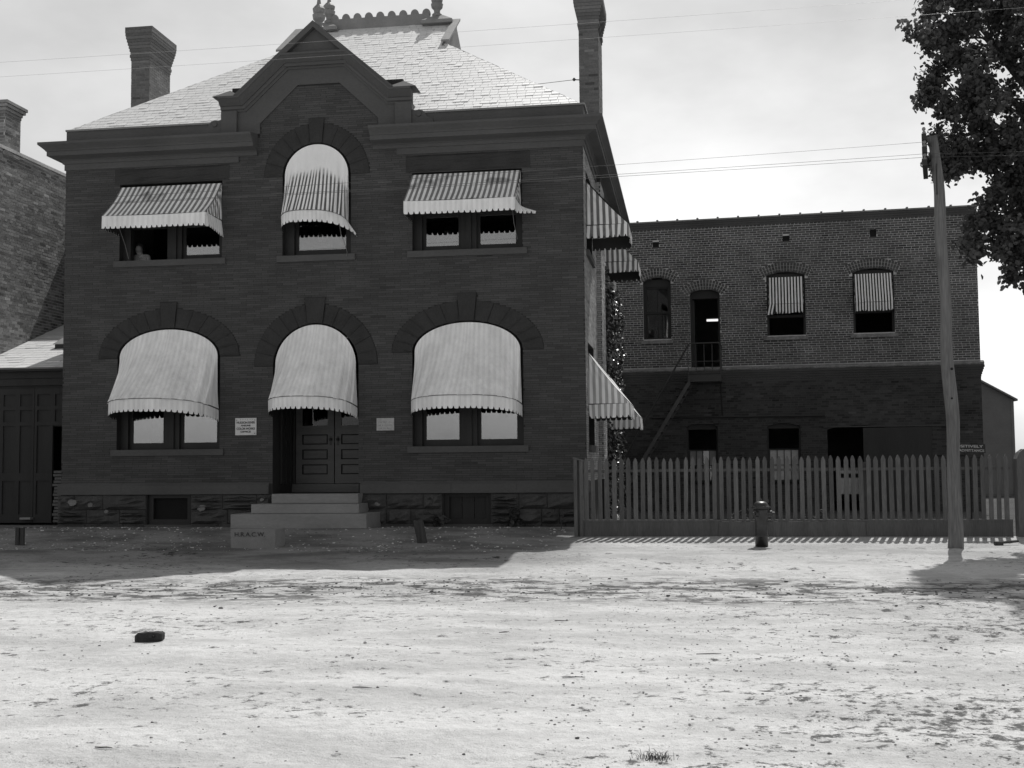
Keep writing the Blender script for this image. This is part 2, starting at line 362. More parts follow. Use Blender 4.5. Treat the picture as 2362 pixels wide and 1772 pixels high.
def sweep(path, Nrm, B, prof):
    """run a profile (a along the in-plane mitre, b along B) down a polyline"""
    P_ = [Vector(p) for p in path]; Nrm = Vector(Nrm); B = Vector(B); ns = []
    for i in range(len(P_)-1): ns.append(Nrm.cross((P_[i+1]-P_[i]).normalized()))
    mb = MB(); k = len(prof); vs = []
    for i, p in enumerate(P_):
        if i == 0: m = ns[0]
        elif i == len(P_)-1: m = ns[-1]
        else: m = (ns[i-1]+ns[i])/(1+ns[i-1].dot(ns[i]))
        for a, b in prof: vs.append(p+m*a+B*b)
    fs = [(i*k+j, i*k+(j+1) % k, (i+1)*k+(j+1) % k, (i+1)*k+j) for i in range(len(P_)-1) for j in range(k)]
    fs += [tuple(range(k-1, -1, -1)), tuple((len(P_)-1)*k+j for j in range(k))]
    return mb.add(vs, fs)
def text(parent, body, F, u, z, w, size, m, width=None, bold=.0, depth=.002):
    cu = bpy.data.curves.new('lettering', 'FONT'); cu.body = body; cu.size = size; cu.align_x = 'CENTER'; cu.align_y = 'CENTER'
    cu.offset = bold; cu.extrude = depth; to = bpy.data.objects.new('tmp', cu); COL.objects.link(to)
    bpy.context.view_layer.update(); dg = bpy.context.evaluated_depsgraph_get()
    me = bpy.data.meshes.new_from_object(to.evaluated_get(dg)); bpy.data.objects.remove(to)
    xs = [v.co.x for v in me.vertices]; ww = max(xs)-min(xs); k = (width/ww) if width else 1.
    mb = MB(); mb.add([F(u+v.co.x*k, z+v.co.y, w+v.co.z) for v in me.vertices], [tuple(p.vertices) for p in me.polygons])
    bpy.data.meshes.remove(me)
    return obj('lettering', mb, m, parent)

# ------------------------------------------------------------------ the ground
PROF = [(-60, -.32), (-25, -.30), (-16, -.30), (-12, -.33), (-9.2, -.38), (-7.5, -.37), (-5.5, -.28), (-3, -.17), (-1.5, -.09), (-.2, -.01), (.5, 0), (60, 0)]
def gz(x, y, fine=True):
    z = 0.
    if y <= PROF[0][0]: z = PROF[0][1]
    for (a, za), (b, zb) in zip(PROF, PROF[1:]):
        if a <= y <= b:
            t = (y-a)/(b-a); t = t*t*(3-2*t)*.5 + t*.5; z = za+(zb-za)*t
    if x > 0 and y > -1.45:
        k = min(1, (y+1.45)/.7)*min(1, x/.3); z = z*(1-k) - .27*k
    if x < -.9 and y < -3: z += .009*(max(x, -14)+.9)*min(1, (-3-y)/2.5)
    if x < -.1: z += .10*math.exp(-((y+1.25)/.75)**2)*min(1, (-.1-x)/.8)
    if fine and -20 < y < -.9 or (fine and x > 0 and y < -1.6):
        a = 1. if y > -20 else 0.
        z += a*(.035*(mnoise.noise((x*.5, y*1.1, 0))) + .016*mnoise.noise((x*1.7, y*4, 3)) + .009*mnoise.noise((x*6, y*8, 5)) + (.012*mnoise.noise((x*13, y*13, 8))*min(1, max(0, (x-.5)/3)) if y < -8 else 0))*min(1, max(.15, (-y-1)/3))
    return z
def axis(lo, hi, d, far, k=1.35):
    a = [lo+i*d for i in range(int((hi-lo)/d)+1)]; s_ = d; x = a[-1]; r_ = []
    while x < far: s_ *= k; x += s_; r_.append(x)
    s_ = d; x = a[0]; l_ = []
    while x > -far: s_ *= k; x -= s_; l_.append(x)
    return l_[::-1]+a+r_
gx, gy = axis(-13, 9, .055, 900), axis(-19.5, -.8, .05, 900)
mb = MB(); mb.grid([[(x, y, gz(x, y)) for x in gx] for y in gy])
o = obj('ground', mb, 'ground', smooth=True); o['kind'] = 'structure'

# ------------------------------------------------------------------ main building: the brick office
FA = Frame((0, 0, 0), (1, 0, 0), (0, -1, 0))              # street front
XL, DEP = -10.38, 9.9
FR = Frame((0, 0, 0), (0, 1, 0), (1, 0, 0))               # right flank
house = thing('brick_office_building', 'two-storey dark brick office with a front gable, pale slate roof and two tall chimneys', 'building', (-5.19, 4.9, 0))
WIN2L, WIN2R, WIN2C = (-9.22, -7.09), (-3.28, -1.16), (-5.86, -4.49)
WIN1L, WIN1R, DOORW = (-9.23, -7.11), (-3.29, -1.17), (-6.04, -4.34)
inner = [rect_hole(*WIN2L, 5.22, 6.75), rect_hole(*WIN2R, 5.22, 6.74), arch_hole(-5.175, .685, 6.77, .64, 5.22),
         arch_hole(-8.17, 1.06, 3.30, .57, 1.50), arch_hole(-2.23, 1.06, 3.29, .57, 1.50), arch_hole(-5.19, .85, 3.08, .81, .2),
         rect_hole(-8.58, -7.70, -1, .63), rect_hole(-2.70, -1.82, -1, .63)]
outer = [rect_hole(WIN2L[0], WIN2L[1], 5.10, 6.75), rect_hole(WIN2R[0], WIN2R[1], 5.10, 6.74), rect_hole(-9.33, -6.95, 6.76, 7.06), rect_hole(-3.40, -1.0, 6.75, 7.06),
         arch_hole(-5.175, 1.06, 6.77, 1.04, 6.77), rect_hole(WIN2C[0], WIN2C[1], 5.1, 6.77),
         arch_hole(-8.17, 1.46, 3.30, .96, 3.30), rect_hole(*WIN1L, 1.38, 3.3), arch_hole(-2.23, 1.46, 3.29, .96, 3.29), rect_hole(*WIN1R, 1.38, 3.3),
         arch_hole(-5.19, 1.23, 3.08, 1.19, 3.08), rect_hole(*DOORW, .2, 3.08),
         rect_hole(-8.36, -8.0, 4.1, 4.38), rect_hole(-2.41, -2.04, 4.1, 4.4), rect_hole(-5.39, -5.0, 4.1, 4.39), rect_hole(-5.31, -5.02, 7.7, 7.9)]
def front_base(z):
    if z < 7.56: return [(XL, 0)]
    if z < 8.56:      # gable field between the raking friezes
        h = 1.17 if z < 7.85 else 1.17-(z-7.85)*(1.17-.43)/(8.57-7.85); return [(-5.13-h-.02, -5.13+h+.02)]
    return []
CH = .0425
mb = core(FA, -.3, 8.58, lambda z: [(XL, 0)] if z < 7.9 else [(-6.9, -3.46)], inner, CH, .36); obj('wall', mb, 'mortar_dark', house)
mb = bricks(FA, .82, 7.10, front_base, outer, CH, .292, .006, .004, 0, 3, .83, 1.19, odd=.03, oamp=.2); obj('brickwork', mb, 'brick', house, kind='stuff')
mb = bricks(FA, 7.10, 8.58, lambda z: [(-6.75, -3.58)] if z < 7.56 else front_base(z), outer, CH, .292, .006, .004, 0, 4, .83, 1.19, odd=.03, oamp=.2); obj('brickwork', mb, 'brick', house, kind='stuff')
# right flank
sideh = [rect_hole(.5, 1.9, 1.5, 3.45), rect_hole(.5, 1.9, 5.22, 6.75), rect_hole(4.8, 6.2, 1.5, 3.45), rect_hole(4.8, 6.2, 5.22, 6.75)]
mb = core(FR, -.3, 7.9, [(.36, DEP)], sideh, CH*2, .36, w=-.001); obj('wall', mb, 'mortar_dark', house)
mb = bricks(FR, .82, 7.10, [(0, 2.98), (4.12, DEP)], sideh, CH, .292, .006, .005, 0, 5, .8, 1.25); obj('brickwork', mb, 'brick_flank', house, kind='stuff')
mb = MB(); mb.box(XL, XL+.36, .36, DEP, -.3, 7.9).box(XL+.36, -.36, DEP-.36, DEP-.001, -.3, 7.9); obj('rear_wall', mb, 'brick_old', house)
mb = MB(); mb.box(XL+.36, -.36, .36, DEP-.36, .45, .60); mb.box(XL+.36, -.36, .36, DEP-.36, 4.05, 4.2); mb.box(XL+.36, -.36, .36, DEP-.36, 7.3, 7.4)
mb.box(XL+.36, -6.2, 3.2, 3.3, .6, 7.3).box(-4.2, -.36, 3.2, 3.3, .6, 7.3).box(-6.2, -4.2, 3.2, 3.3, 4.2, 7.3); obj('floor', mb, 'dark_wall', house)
# chimney breast and the two stacks
mb = MB(); mb.box(-.005, .10, 3.0, 4.1, 0, 7.25); br = obj('chimney_breast', mb, 'mortar_dark', house)
mb = bricks(Frame((.10, 0, 0), (0, 1, 0), (1, 0, 0)), .82, 7.1, [(3.0, 4.1)], [], CH, .292, .006, .005, 0, 6, .9, 1.5)
m2 = bricks(Frame((0, 3.0, 0), (1, 0, 0), (0, -1, 0)), .82, 7.1, [(.0, .10)], [], CH, .15, .006, .005, 0, 6, .8, 1.2); mb.add(m2.v, m2.f); mb.sh[-len(m2.f):] = m2.sh
obj('brickwork', mb, 'brick_flank', br, kind='stuff')
def stack(x0, x1, y0, y1, zb, zt, parent, ch, mt, mo, neck, seed, lo=.8, hi=1.3, nm='chimney'):
    m_ = MB(); m_.box(x0, x1, y0, y1, zb, neck); o_ = obj(nm, m_, mo, parent); acc = MB(); zz = neck; k = 0; flare = [.015, .03, .02, .035, .05, .065, .08, .095, .105, .11, .11, .09]
    # corbelled head, course on course
    hd = MB(); n = int((zt-neck)/.068)
    for i in range(n):
        e = flare[min(len(flare)-1, int(i*len(flare)/n))]; hd.box(x0-e, x1+e, y0-e, y1+e, neck+i*.068+.004, neck+(i+1)*.068, 1+.25*random.uniform(-1, 1)); hd.box(x0-e+.006, x1+e-.006, y0-e+.006, y1+e-.006, neck+i*.068, neck+i*.068+.005, .7)
    obj('cap', hd, mt, o_)
    for F_, a, b in ((Frame((0, y0, 0), (1, 0, 0), (0, -1, 0)), x0, x1), (Frame((x1, 0, 0), (0, 1, 0), (1, 0, 0)), y0, y1), (Frame((x0, 0, 0), (0, 1, 0), (-1, 0, 0)), y0, y1)):
        b_ = bricks(F_, zb, neck, [(a, b)], [], ch, .21, .009, .005, 0, seed, lo, hi); n0 = len(b_.f); acc.add(b_.v, b_.f); acc.sh[-n0:] = b_.sh
    obj('brickwork', acc, mt, o_, kind='stuff'); return o_
stack(-10.50, -10.07, 3.0, 4.08, 7.3, 11.16, house, .06, 'brick_stack', 'mortar_mid', 10.36, 11, .8, 1.15)
rc = stack(-.31, .10, 3.0, 4.08, 7.3, 11.3, house, .06, 'brick_stack', 'mortar_mid', 10.45, 12, .8, 1.15)
mb = MB(); mb.tube([(-.31, 3.05, 9.36), (-.42, 3.05, 9.37)], .012, 6).lathe([(.012, -.03), (.035, -.01), (.035, .015), (.015, .04)], (-.43, 3.05, 9.37), 8); obj('insulator', mb, 'wire', rc)

# stone trim: frieze, cornice, parapet, lintels, sills
for a, b in ((XL-.02, -6.75), (-3.58, .02)):
    mb = MB(); fbox(mb, FA, a, b, 7.095, 7.42, -.02, .028); obj('frieze', mb, 'stone_smooth', house)
mb = MB(); fbox(mb, FR, .02, DEP, 7.095, 7.42, -.02, .026); obj('frieze', mb, 'stone_smooth', house)
PRO = [(0, 7.20), (.05, 7.22), (.06, 7.27), (.10, 7.30), (.25, 7.335), (.27, 7.34), (.27, 7.425), (.285, 7.43), (.30, 7.455), (.35, 7.50), (.385, 7.53), (.40, 7.545), (.40, 7.59), (0, 7.64)]
for path in ([(-6.37, 0, 0), (XL, 0, 0), (XL, .7, 0)], [(0, DEP, 0), (0, 0, 0), (-4.04, 0, 0)]):
    mb = sweep(path, (0, 0, 1), (0, 0, 1), [(p, z) for p, z in PRO])
    o = obj('cornice', mb, 'stone_smooth', house)
for bx_, gx_ in (((XL+.02, -7.06, -.02, .3), (XL, -7.06, -.05, .2)), ((-3.3, .02, -.02, .3), (-3.3, .05, -.05, .2)), ((-.3, .02, .3, DEP), (-.2, .05, .2, DEP)), ((XL+.02, XL+.3, .3, DEP), (XL, XL+.2, .2, DEP))):
    pp = obj('parapet', MB().box(*bx_, 7.5, 7.88), 'stone_smooth', house); obj('gutter', MB().box(*gx_, 7.88, 7.915), 'metal_grey', pp)
for (a, b), zt, sd_ in (((-9.33, -6.95), 6.755, 1), ((-3.40, -1.0), 6.745, 2)):
    o = obj('lintel', rocky(FA, [(a, zt), (b, zt), (b, 7.06), (a, 7.06)], .2, .012, sd_, .05, 9), 'brownstone', house)
for a, b, z0_, z1_ in ((-9.32, -7.01, 5.10, 5.22), (-3.37, -1.07, 5.095, 5.215), (-5.96, -4.40, 5.09, 5.21), (-9.33, -7.02, 1.375, 1.495), (-3.38, -1.08, 1.38, 1.5)):
    mb = MB(); fbox(mb, FA, a, b, z0_, z1_, -.3, .055); obj('sill', mb, 'stone_smooth', house)
# water table and rubble foundation
for a, b, c in ((XL-.05, -6.1, 0), (-4.3, .05, 0)):
    mb = MB(); F_ = FA
    u = a
    while u < b-.05:
        v = min(b, u+random.uniform(1.1, 1.9)); v = b if b-v < .4 else v
        m_ = MB(); m_.prism([(.06, .625), (.06, .79), (.0, .845), (-.1, .845), (-.1, .625)], lambda p, z, d: FA(d, z, p), u+.002, v-.002); obj('water_table', m_, 'stone_smooth', house)
        u = v
sd_ = 20
for a, b in ((XL-.06, -8.60), (-7.68, -6.02), (-4.36, -2.72), (-1.80, .06)):
    for z0_, z1_ in ((-.25, .06), (.06, .33), (.33, .62)):
        u = a
        while u < b-.02:
            v = u+random.uniform(.28, .75)
            if b-v < .22: v = b
            zz = z1_
            hs = [(z0_, z1_)] if random.random() > .25 else [(z0_, (z0_+z1_)/2), ((z0_+z1_)/2, z1_)]
            for q0, q1 in hs:
                sd_ += 1; obj('foundation_stone', rocky(FA, [(u+.006, q0+.006), (v-.006, q0+.006+random.uniform(-.02, .02)*(q0 > 0)), (v-.006, q1-.006), (u+.006, q1-.006)], .2, .015, sd_, .12, 5), 'foundation', house)
            u = v
for x, z, r_ in ((-10.08, .47, .085), (-9.72, .43, .05), (-7.42, .36, .075), (-6.22, .52, .035), (-9.38, .30, .04), (-3.95, .43, .05)):
    pts = [(x+r_*random.uniform(.7, 1.25)*math.cos(t)*1.15, z+r_*random.uniform(.6, 1.)*math.sin(t)) for t in [i*2*math.pi/9 for i in range(9)]]
    mb = MB(); mb.prism(pts, lambda a, b, d: FA(a, b, d), .096, .06); obj('pale_stone_flake', mb, 'flake', house)
# basement windows
for a, b, board in ((-8.58, -7.70, False), (-2.70, -1.82, True)):
    mb = MB(); fbox(mb, FA, a, b, .55, .625, -.16, -.06); fbox(mb, FA, a, b, .04, .14, -.16, -.06); fbox(mb, FA, a, a+.10, .14, .55, -.16, -.06); fbox(mb, FA, b-.08, b, .14, .55, -.16, -.06)
    bw = obj('basement_window', mb, 'wood_dark' if not board else 'wood_shed', house)
    if board:
        for k in range(3):
            x0_ = a+.105+k*.232; m_ = MB(); fbox(m_, FA, x0_, x0_+.222, .14, .55, -.14, -.115); obj('board', m_, 'wood_shed', bw)
    else:
        m_ = MB(); fbox(m_, FA, a+.10, b-.08, .14, .55, -.16, -.15); obj('pane', m_, 'black', bw)
    m_ = MB(); fbox(m_, FA, a-.05, b+.05, -.08, .04, -.2, .03); obj('sill', m_, 'stone_smooth', house)
# arches: voussoirs laid one by one
def arch(uc, zs, a, b, A, B, nside, key, kt, seed):
    ka = math.asin(min(1, key/2/((a+A)/2))) if key else 0
    t0 = [ka + (math.pi/2-ka)*i/nside for i in range(nside+1)]
    for sgn in (-1, 1):
        for i in range(nside):
            p, q = t0[i], t0[i+1]; g = .004
            P_ = lambda t, aa, bb: (uc+sgn*aa*math.sin(t), zs+bb*math.cos(t))
            pts = [P_(q, a, b), P_(p, a, b), P_(p, A, B), P_(q, A, B)]
            cx_, cz_ = sum(x for x, _ in pts)/4, sum(z for _, z in pts)/4
            pts = [(x+(cx_-x)*.025, z+(cz_-z)*.025) for x, z in pts]
            if sgn > 0: pts = [pts[1], pts[0], pts[3], pts[2]]
            obj('arch_stone', rocky(FA, pts, .22, .012+.012*random.random(), seed*50+i*2+(sgn > 0), .035, 4), 'brownstone', house)
    if key:
        obj('keystone', rocky(FA, [(uc-key*.42, zs+b), (uc+key*.42, zs+b), (uc+key*.58, kt), (uc-key*.58, kt)], .22, .045, seed, .03, 4), 'brownstone', house)
arch(-8.17, 3.30, 1.06, .57, 1.46, .96, 6, .30, 4.37, 1)
arch(-2.23, 3.29, 1.06, .57, 1.46, .96, 6, .32, 4.39, 2)
arch(-5.19, 3.08, .85, .81, 1.23, 1.19, 6, .35, 4.38, 3)
arch(-5.175, 6.77, .685, .64, 1.06, 1.04, 5, .27, 7.89, 4)

# the gable: frieze, raking moulding, kneelers, piers, scrolls, top panel, finial
GX = -5.18
def gp(off_out):   # lower edge of the moulding
    return [(-7.10, 8.09), (-6.60, 8.09), (-5.74, 8.88), (-4.62, 8.88), (-3.76, 8.09), (-3.26, 8.09)]
path = [(x, 0, z) for x, z in gp(0)]
prof = [(0, -.02), (0, .05), (.035, .07), (.045, .10), (.10, .11), (.105, .14), (.16, .20), (.21, .25), (.22, .27), (.26, .27), (.27, -.02)]
mb = sweep(path, (0, 1, 0), (0, -1, 0), [(-a, b) for a, b in prof]); obj('gable_moulding', mb, 'stone_smooth', house)
fr = [(-6.78, 7.66), (-6.33, 7.66), (-6.33, 7.83), (-5.55, 8.56), (-4.72, 8.56), (-3.94, 7.83), (-3.94, 7.66), (-3.58, 7.66), (-3.58, 8.10), (-3.76, 8.10), (-4.62, 8.89), (-5.74, 8.89), (-6.60, 8.10), (-6.78, 8.10)]
def strip(pairs, w0, w1, nm, m):
    m_ = MB()
    for (a, b), (c, d) in zip(pairs, pairs[1:]):
        m_.hull8([FA(*a, w1), FA(*c, w1), FA(*c, w0), FA(*a, w0), FA(*b, w1), FA(*d, w1), FA(*d, w0), FA(*b, w0)])
    return obj(nm, m_, m, house)
strip([((-6.79, 7.64), (-6.79, 8.10)), ((-6.32, 7.64), (-6.60, 8.10)), ((-6.32, 7.84), (-6.59, 8.11)), ((-5.55, 8.57), (-5.74, 8.89)), ((-4.71, 8.57), (-4.62, 8.89)), ((-3.94, 7.84), (-3.77, 8.11)), ((-3.94, 7.64), (-3.76, 8.10)), ((-3.56, 7.64), (-3.56, 8.10))], -.02, .03, 'gable_frieze', 'stone_smooth')
mb = MB(); mb.prism([(-5.98, 8.92), (-4.38, 8.92), (-5.18, 9.66)], lambda a, b, d: FA(a, b, d), .12, -.3); obj('gable_panel', mb, 'stone_smooth', house)
for sgn in (-1, 1):
    f = lambda dx: GX+sgn*dx
    mb = MB(); a_, b_ = (f(1.56), 8.335), (f(0), 9.72); n_ = (sgn*.67*.05, .74*.05)
    mb.hull8([FA(a_[0]-n_[0]*1.2, a_[1]-n_[1]*1.2, .24), FA(b_[0], b_[1]-.09, .24), FA(b_[0], b_[1]-.09, -.35), FA(a_[0]-n_[0]*1.2, a_[1]-n_[1]*1.2, -.35), FA(a_[0]+n_[0], a_[1]+n_[1], .26), FA(b_[0], b_[1]+.035, .26), FA(b_[0], b_[1]+.035, -.35), FA(a_[0]+n_[0], a_[1]+n_[1], -.35)])
    obj('coping', mb, 'stone_smooth', house)
    xk = f(1.75)
    mb = MB(); m_ = MB(); mb.add([FA(xk-.28, 8.352, .27), FA(xk+.28, 8.352, .27), FA(xk+.28, 8.352, -.2), FA(xk-.28, 8.352, -.2), FA(xk, 8.53, .03)], [(0, 1, 4), (1, 2, 4), (2, 3, 4), (3, 0, 4), (3, 2, 1, 0)]); obj('kneeler_cap', mb, 'stone_smooth', house)
    mb = MB(); fbox(mb, FA, xk-.16, xk+.16, 7.6, 8.10, -.25, .10); obj('gable_pier', mb, 'stone_smooth', house)
    mb = MB(); pts = [(0, 7.6), (.42, 7.6), (.42, 7.74), (.36, 7.78), (.30, 7.80), (.27, 7.86), (.22, 7.92), (.14, 7.95), (.07, 7.93), (0, 7.96)]
    mb.prism([(xk+sgn*(.16+a), b) for a, b in pts], lambda a, b, d: FA(a, b, d), .06, -.12); obj('scroll', mb, 'stone_smooth', house)
    mb = MB(); mb.tube([FA(xk+sgn*.30, 7.86, .085), FA(xk+sgn*.30, 7.86, .05)], .05, 12); obj('scroll_boss', mb, 'stone_smooth', house)
def finial(x, y, z, parent, h=.75, s=1.):
    m_ = MB(); m_.lathe([(.10*s, 0), (.12*s, .05), (.07*s, .1), (.075*s, .16), (.13*s, .22), (.145*s, .30), (.11*s, .33), (.13*s, .36), (.14*s, .42), (.10*s, .47), (.05*s, .52), (.035*s, .62), (.025*s, h-.1), (.05*s, h-.06), (.015*s, h)], (x, y, z), 12)
    return obj('finial', m_, 'metal_grey', parent)
finial(GX+.03, .05, 9.66, house, .8, .9)

# ------------------------------------------------------------------ roof with laid slates
T = .77; RZ = 7.90; RY = 4.5; RT = RZ+T*RY; XG = 3.3; DB = DEP-RY
roof = MB(); c_ = lambda x, y: RZ+T*y
pf = [(XL, .03, RZ), (0, .03, RZ), (-XG, XG, RZ+T*XG), (-XG, RY, RT), (XL+XG, RY, RT), (XL+XG, XG, RZ+T*XG)]
tb = (RT-RZ)/DB; yb = DEP-(T*XG)/tb
roof.add(pf, [(0, 1, 2, 3, 4, 5)])
pb = [(0, DEP, RZ), (XL, DEP, RZ), (XL+XG, yb, RZ+T*XG), (XL+XG, RY, RT), (-XG, RY, RT), (-XG, yb, RZ+T*XG)]; roof.add(pb, [(0, 1, 2, 3, 4, 5)])
roof.add([(0, 0, RZ), (0, DEP, RZ), (-XG, yb, RZ+T*XG), (-XG, XG, RZ+T*XG)], [(0, 1, 2, 3)]); roof.add([(XL, DEP, RZ), (XL, 0, RZ), (XL+XG, XG, RZ+T*XG), (XL+XG, yb, RZ+T*XG)], [(0, 1, 2, 3)])
rf = obj('roof', roof, 'slate_dark', house)
def slates(org, ud, sd2, length, lo_fn, ex, wd, seed, skip=None):
    """rows of overlapping slates on a slope: org + ud*u + sd2*s"""
    rg = random.Random(seed); org, ud, sd2 = Vector(org), Vector(ud), Vector(sd2); n = ud.cross(sd2).normalized(); m_ = MB()
    if n.z < 0: n = -n
    k = 0; s_ = 0
    while s_ < length-.02:
        a, b = lo_fn(s_); c, d = lo_fn(min(s_+ex, length)); u = min(a, c)-(wd*.5 if k % 2 else 0)
        while u < b:
            w_ = wd*rg.uniform(.85, 1.15); p, q, p1, q1 = max(u+.003, a), min(u+w_-.003, b), max(u+.003, c), min(u+w_-.003, d)
            if p1 > q1: p1 = q1 = min(max((p1+q1)/2, c), d)
            if q-p > .03 and not (skip and skip(org+ud*(p+q)/2+sd2*s_)):
                t0, t1 = (rg.uniform(.005, .009) if rg.random() > .2 else rg.uniform(.011, .018)), .002; e = s_-rg.uniform(0, .012); f = min(s_+ex+.02, length)
                P_ = lambda uu, ss, h: org+ud*uu+sd2*ss+n*h
                m_.add([P_(p, e, t0), P_(q, e, t0*rg.uniform(.85, 1.15)), P_(q1, f, t1), P_(p1, f, t1), P_(p, e, .0), P_(q, e, .0)], [(0, 1, 2, 3), (4, 5, 1, 0), (5, 2, 1), (4, 0, 3)], rg.uniform(.95, 1.05))
            u += w_
        s_ += ex; k += 1
    return m_
L_ = math.hypot(1, T); cs, sn = 1/L_, T/L_
def lo_front(s_):
    y = s_*cs; e = min(y, XG); return (e, -XL-e)
mb = slates((XL, 0, RZ), (1, 0, 0), (0, cs, sn), RY*L_, lo_front, .15, .17, 31, lambda p: p.z < 9.66-.93*abs(p.x-GX)); obj('slates', mb, 'slate', rf, kind='stuff')
def lo_side(s_):
    x = s_*cs; return (x, DEP-(DEP-yb)*x/XG)
mb = slates((0, 0, RZ), (0, 1, 0), (-cs, 0, sn), XG*L_, lo_side, .16, .2, 32); obj('slates', mb, 'slate', rf, kind='stuff')
mb = slates((XL, 0, RZ), (0, 1, 0), (cs, 0, sn), XG*L_, lo_side, .16, .2, 33); obj('slates', mb, 'slate', rf, kind='stuff')
for x, s in ((-XG, 1), (XL+XG, -1)):       # little gablets at the ridge ends
    mb = MB(); mb.prism([(XG-.15, RZ+T*XG-.1), (yb+.15, RZ+T*XG-.1), (RY, RT+.03)], lambda a, b, d: (x+s*d, a, b), -.05, .0); obj('gablet', mb, 'slate_dark', rf)
    mb = MB(); mb.hull8([(x-.06, XG-.15, RZ+T*XG-.02), (x+.06*s+.06, XG-.15, RZ+T*XG-.02), (x+.12, RY, RT+.02), (x-.06, RY, RT+.02), (x-.06, XG-.15, RZ+T*XG+.03), (x+.12, XG-.15, RZ+T*XG+.03), (x+.12, RY, RT+.07), (x-.06, RY, RT+.07)]); obj('verge', mb, 'metal_grey', rf)
# cross-gable roof behind the front gable
mb = MB(); zt = 9.62; yt = (zt-RZ)/T
mb.add([(GX-1.5, .2, 8.28), (GX, .2, zt), (GX+1.5, .2, 8.28), (GX, yt, zt), (GX-1.5, (8.28-RZ)/T, 8.28), (GX+1.5, (8.28-RZ)/T, 8.28)], [(0, 1, 3, 4), (1, 2, 5, 3), (0, 2, 1)]); obj('gable_roof', mb, 'slate', rf)
# ridge with terracotta cresting: one crest tile after another
mb = MB(); mb.box(-6.3, -3.9, RY-.06, RY+.06, RT-.05, RT+.22); rc_ = obj('ridge_roll', mb, 'metal_grey', rf)
for k in range(9):
    xk = -6.25+k*.275+.07
    m_ = MB(); m_.prism([(xk+.095*math.cos(t), RT+.24+.11*math.sin(t)) for t in [math.pi*i/10 for i in range(11)]]+[(xk-.095, RT+.2), (xk+.095, RT+.2)], lambda a, b, d: (a, d, b), RY-.03, RY+.03); obj('crest_tile', m_, 'metal_grey', rc_)
for x in (-6.42, -3.68):
    m_ = MB(); m_.add([(x-.36, RY-.3, RT-.10), (x+.36, RY-.3, RT-.10), (x+.36, RY+.3, RT-.10), (x-.36, RY+.3, RT-.10), (x-.36, RY-.3, RT-.02), (x+.36, RY-.3, RT-.02), (x+.36, RY+.3, RT-.02), (x-.36, RY+.3, RT-.02), (x-.1, RY-.06, RT+.16), (x+.1, RY-.06, RT+.16), (x+.1, RY+.06, RT+.16), (x-.1, RY+.06, RT+.16)],
        [(0, 3, 2, 1), (0, 1, 5, 4), (1, 2, 6, 5), (2, 3, 7, 6), (3, 0, 4, 7), (4, 5, 9, 8), (5, 6, 10, 9), (6, 7, 11, 10), (7, 4, 8, 11), (8, 9, 10, 11)]); hc = obj('ridge_cap', m_, 'metal_grey', rf)
    finial(x+(.1 if x < -5 else -.05), RY, RT+.14, hc, .72, 1.)

# ------------------------------------------------------------------ windows and door
def pane(F, a, b, z0, z1, w, parent, m='glass'):
    m_ = MB(); fbox(m_, F, a, b, z0, z1, w-.004, w); return obj('pane', m_, m, parent)
def sash(F, a, b, z0, z1, w, parent, m='wood_dark', st=.06, bot=.11, top=.06, gl='glass', bars=0, hb=0):
    m_ = MB(); fbox(m_, F, a, a+st, z0, z1, w-.045, w); fbox(m_, F, b-st, b, z0, z1, w-.045, w); fbox(m_, F, a+st, b-st, z0, z0+bot, w-.045, w-.002); fbox(m_, F, a+st, b-st, z1-top, z1, w-.045, w-.002)
    for k in range(bars):
        x = a+st+(b-a-2*st)*(k+1)/(bars+1); fbox(m_, F, x-.012, x+.012, z0+bot, z1-top, w-.04, w-.006)
    for k in range(hb):
        z = z0+bot+(z1-top-z0-bot)*(k+1)/(hb+1); fbox(m_, F, a+st, b-st, z-.012, z+.012, w-.039, w-.008)
    s_ = obj('sash', m_, m, parent)
    if gl: pane(F, a+st-.01, b-st+.01, z0+bot-.01, z1-top+.01, w-.022, s_, gl)
    return s_
def twin(u0, u1, z0, z1, rec=.17, mull=.30, jl=.15, open_left=False, zarch=0, uc=0):
    F = FA; m_ = MB(); mid = (u0+u1)/2
    fbox(m_, F, u0, u0+jl, z0, z1, -rec-.14, -rec); fbox(m_, F, u1-.10, u1, z0, z1, -rec-.14, -rec); fbox(m_, F, u0+jl, u1-.10, z1-.09, z1, -rec-.14, -rec-.002)
    fr_ = obj('window', m_, 'wood_dark', house)
    m_ = MB(); fbox(m_, F, mid-mull/2, mid+mull/2, z0, z1-.09, -rec-.14, -rec-.02); fbox(m_, F, mid-.05, mid+.05, z0, z1-.09, -rec-.02, -rec+.02); obj('mullion', m_, 'wood_dark', fr_)
    zm = z0+(z1-.09-z0)*.5
    for i, (a, b) in enumerate(((u0+jl, mid-mull/2), (mid+mull/2, u1-.10))):
        sash(F, a, b, zm, z1-.09, -rec-.03, fr_, bot=.06)
        if open_left and i == 0: sash(F, a, b, zm-.04, z1-.15, -rec-.085, fr_, bot=.06)
        else: sash(F, a, b, z0, zm+.03, -rec-.085, fr_, bot=.13)
    if zarch:
        m_ = MB(); n = 12; pts = [(uc+zarch[0]*math.cos(math.pi*i/n), zarch[1]+zarch[2]*math.sin(math.pi*i/n)) for i in range(n+1)]
        m_.prism(pts, lambda a, b, d: F(a, b, d), -rec-.02, -rec-.1); obj('arch_panel', m_, 'wood_dark', fr_)
    return fr_
twin(*WIN2L, 5.22, 6.75, open_left=True); twin(*WIN2R, 5.22, 6.74)
twin(*WIN1L, 1.5, 3.29, zarch=(1.055, 3.29, .57), uc=-8.17); twin(*WIN1R, 1.5, 3.29, zarch=(1.055, 3.29, .57), uc=-2.23)
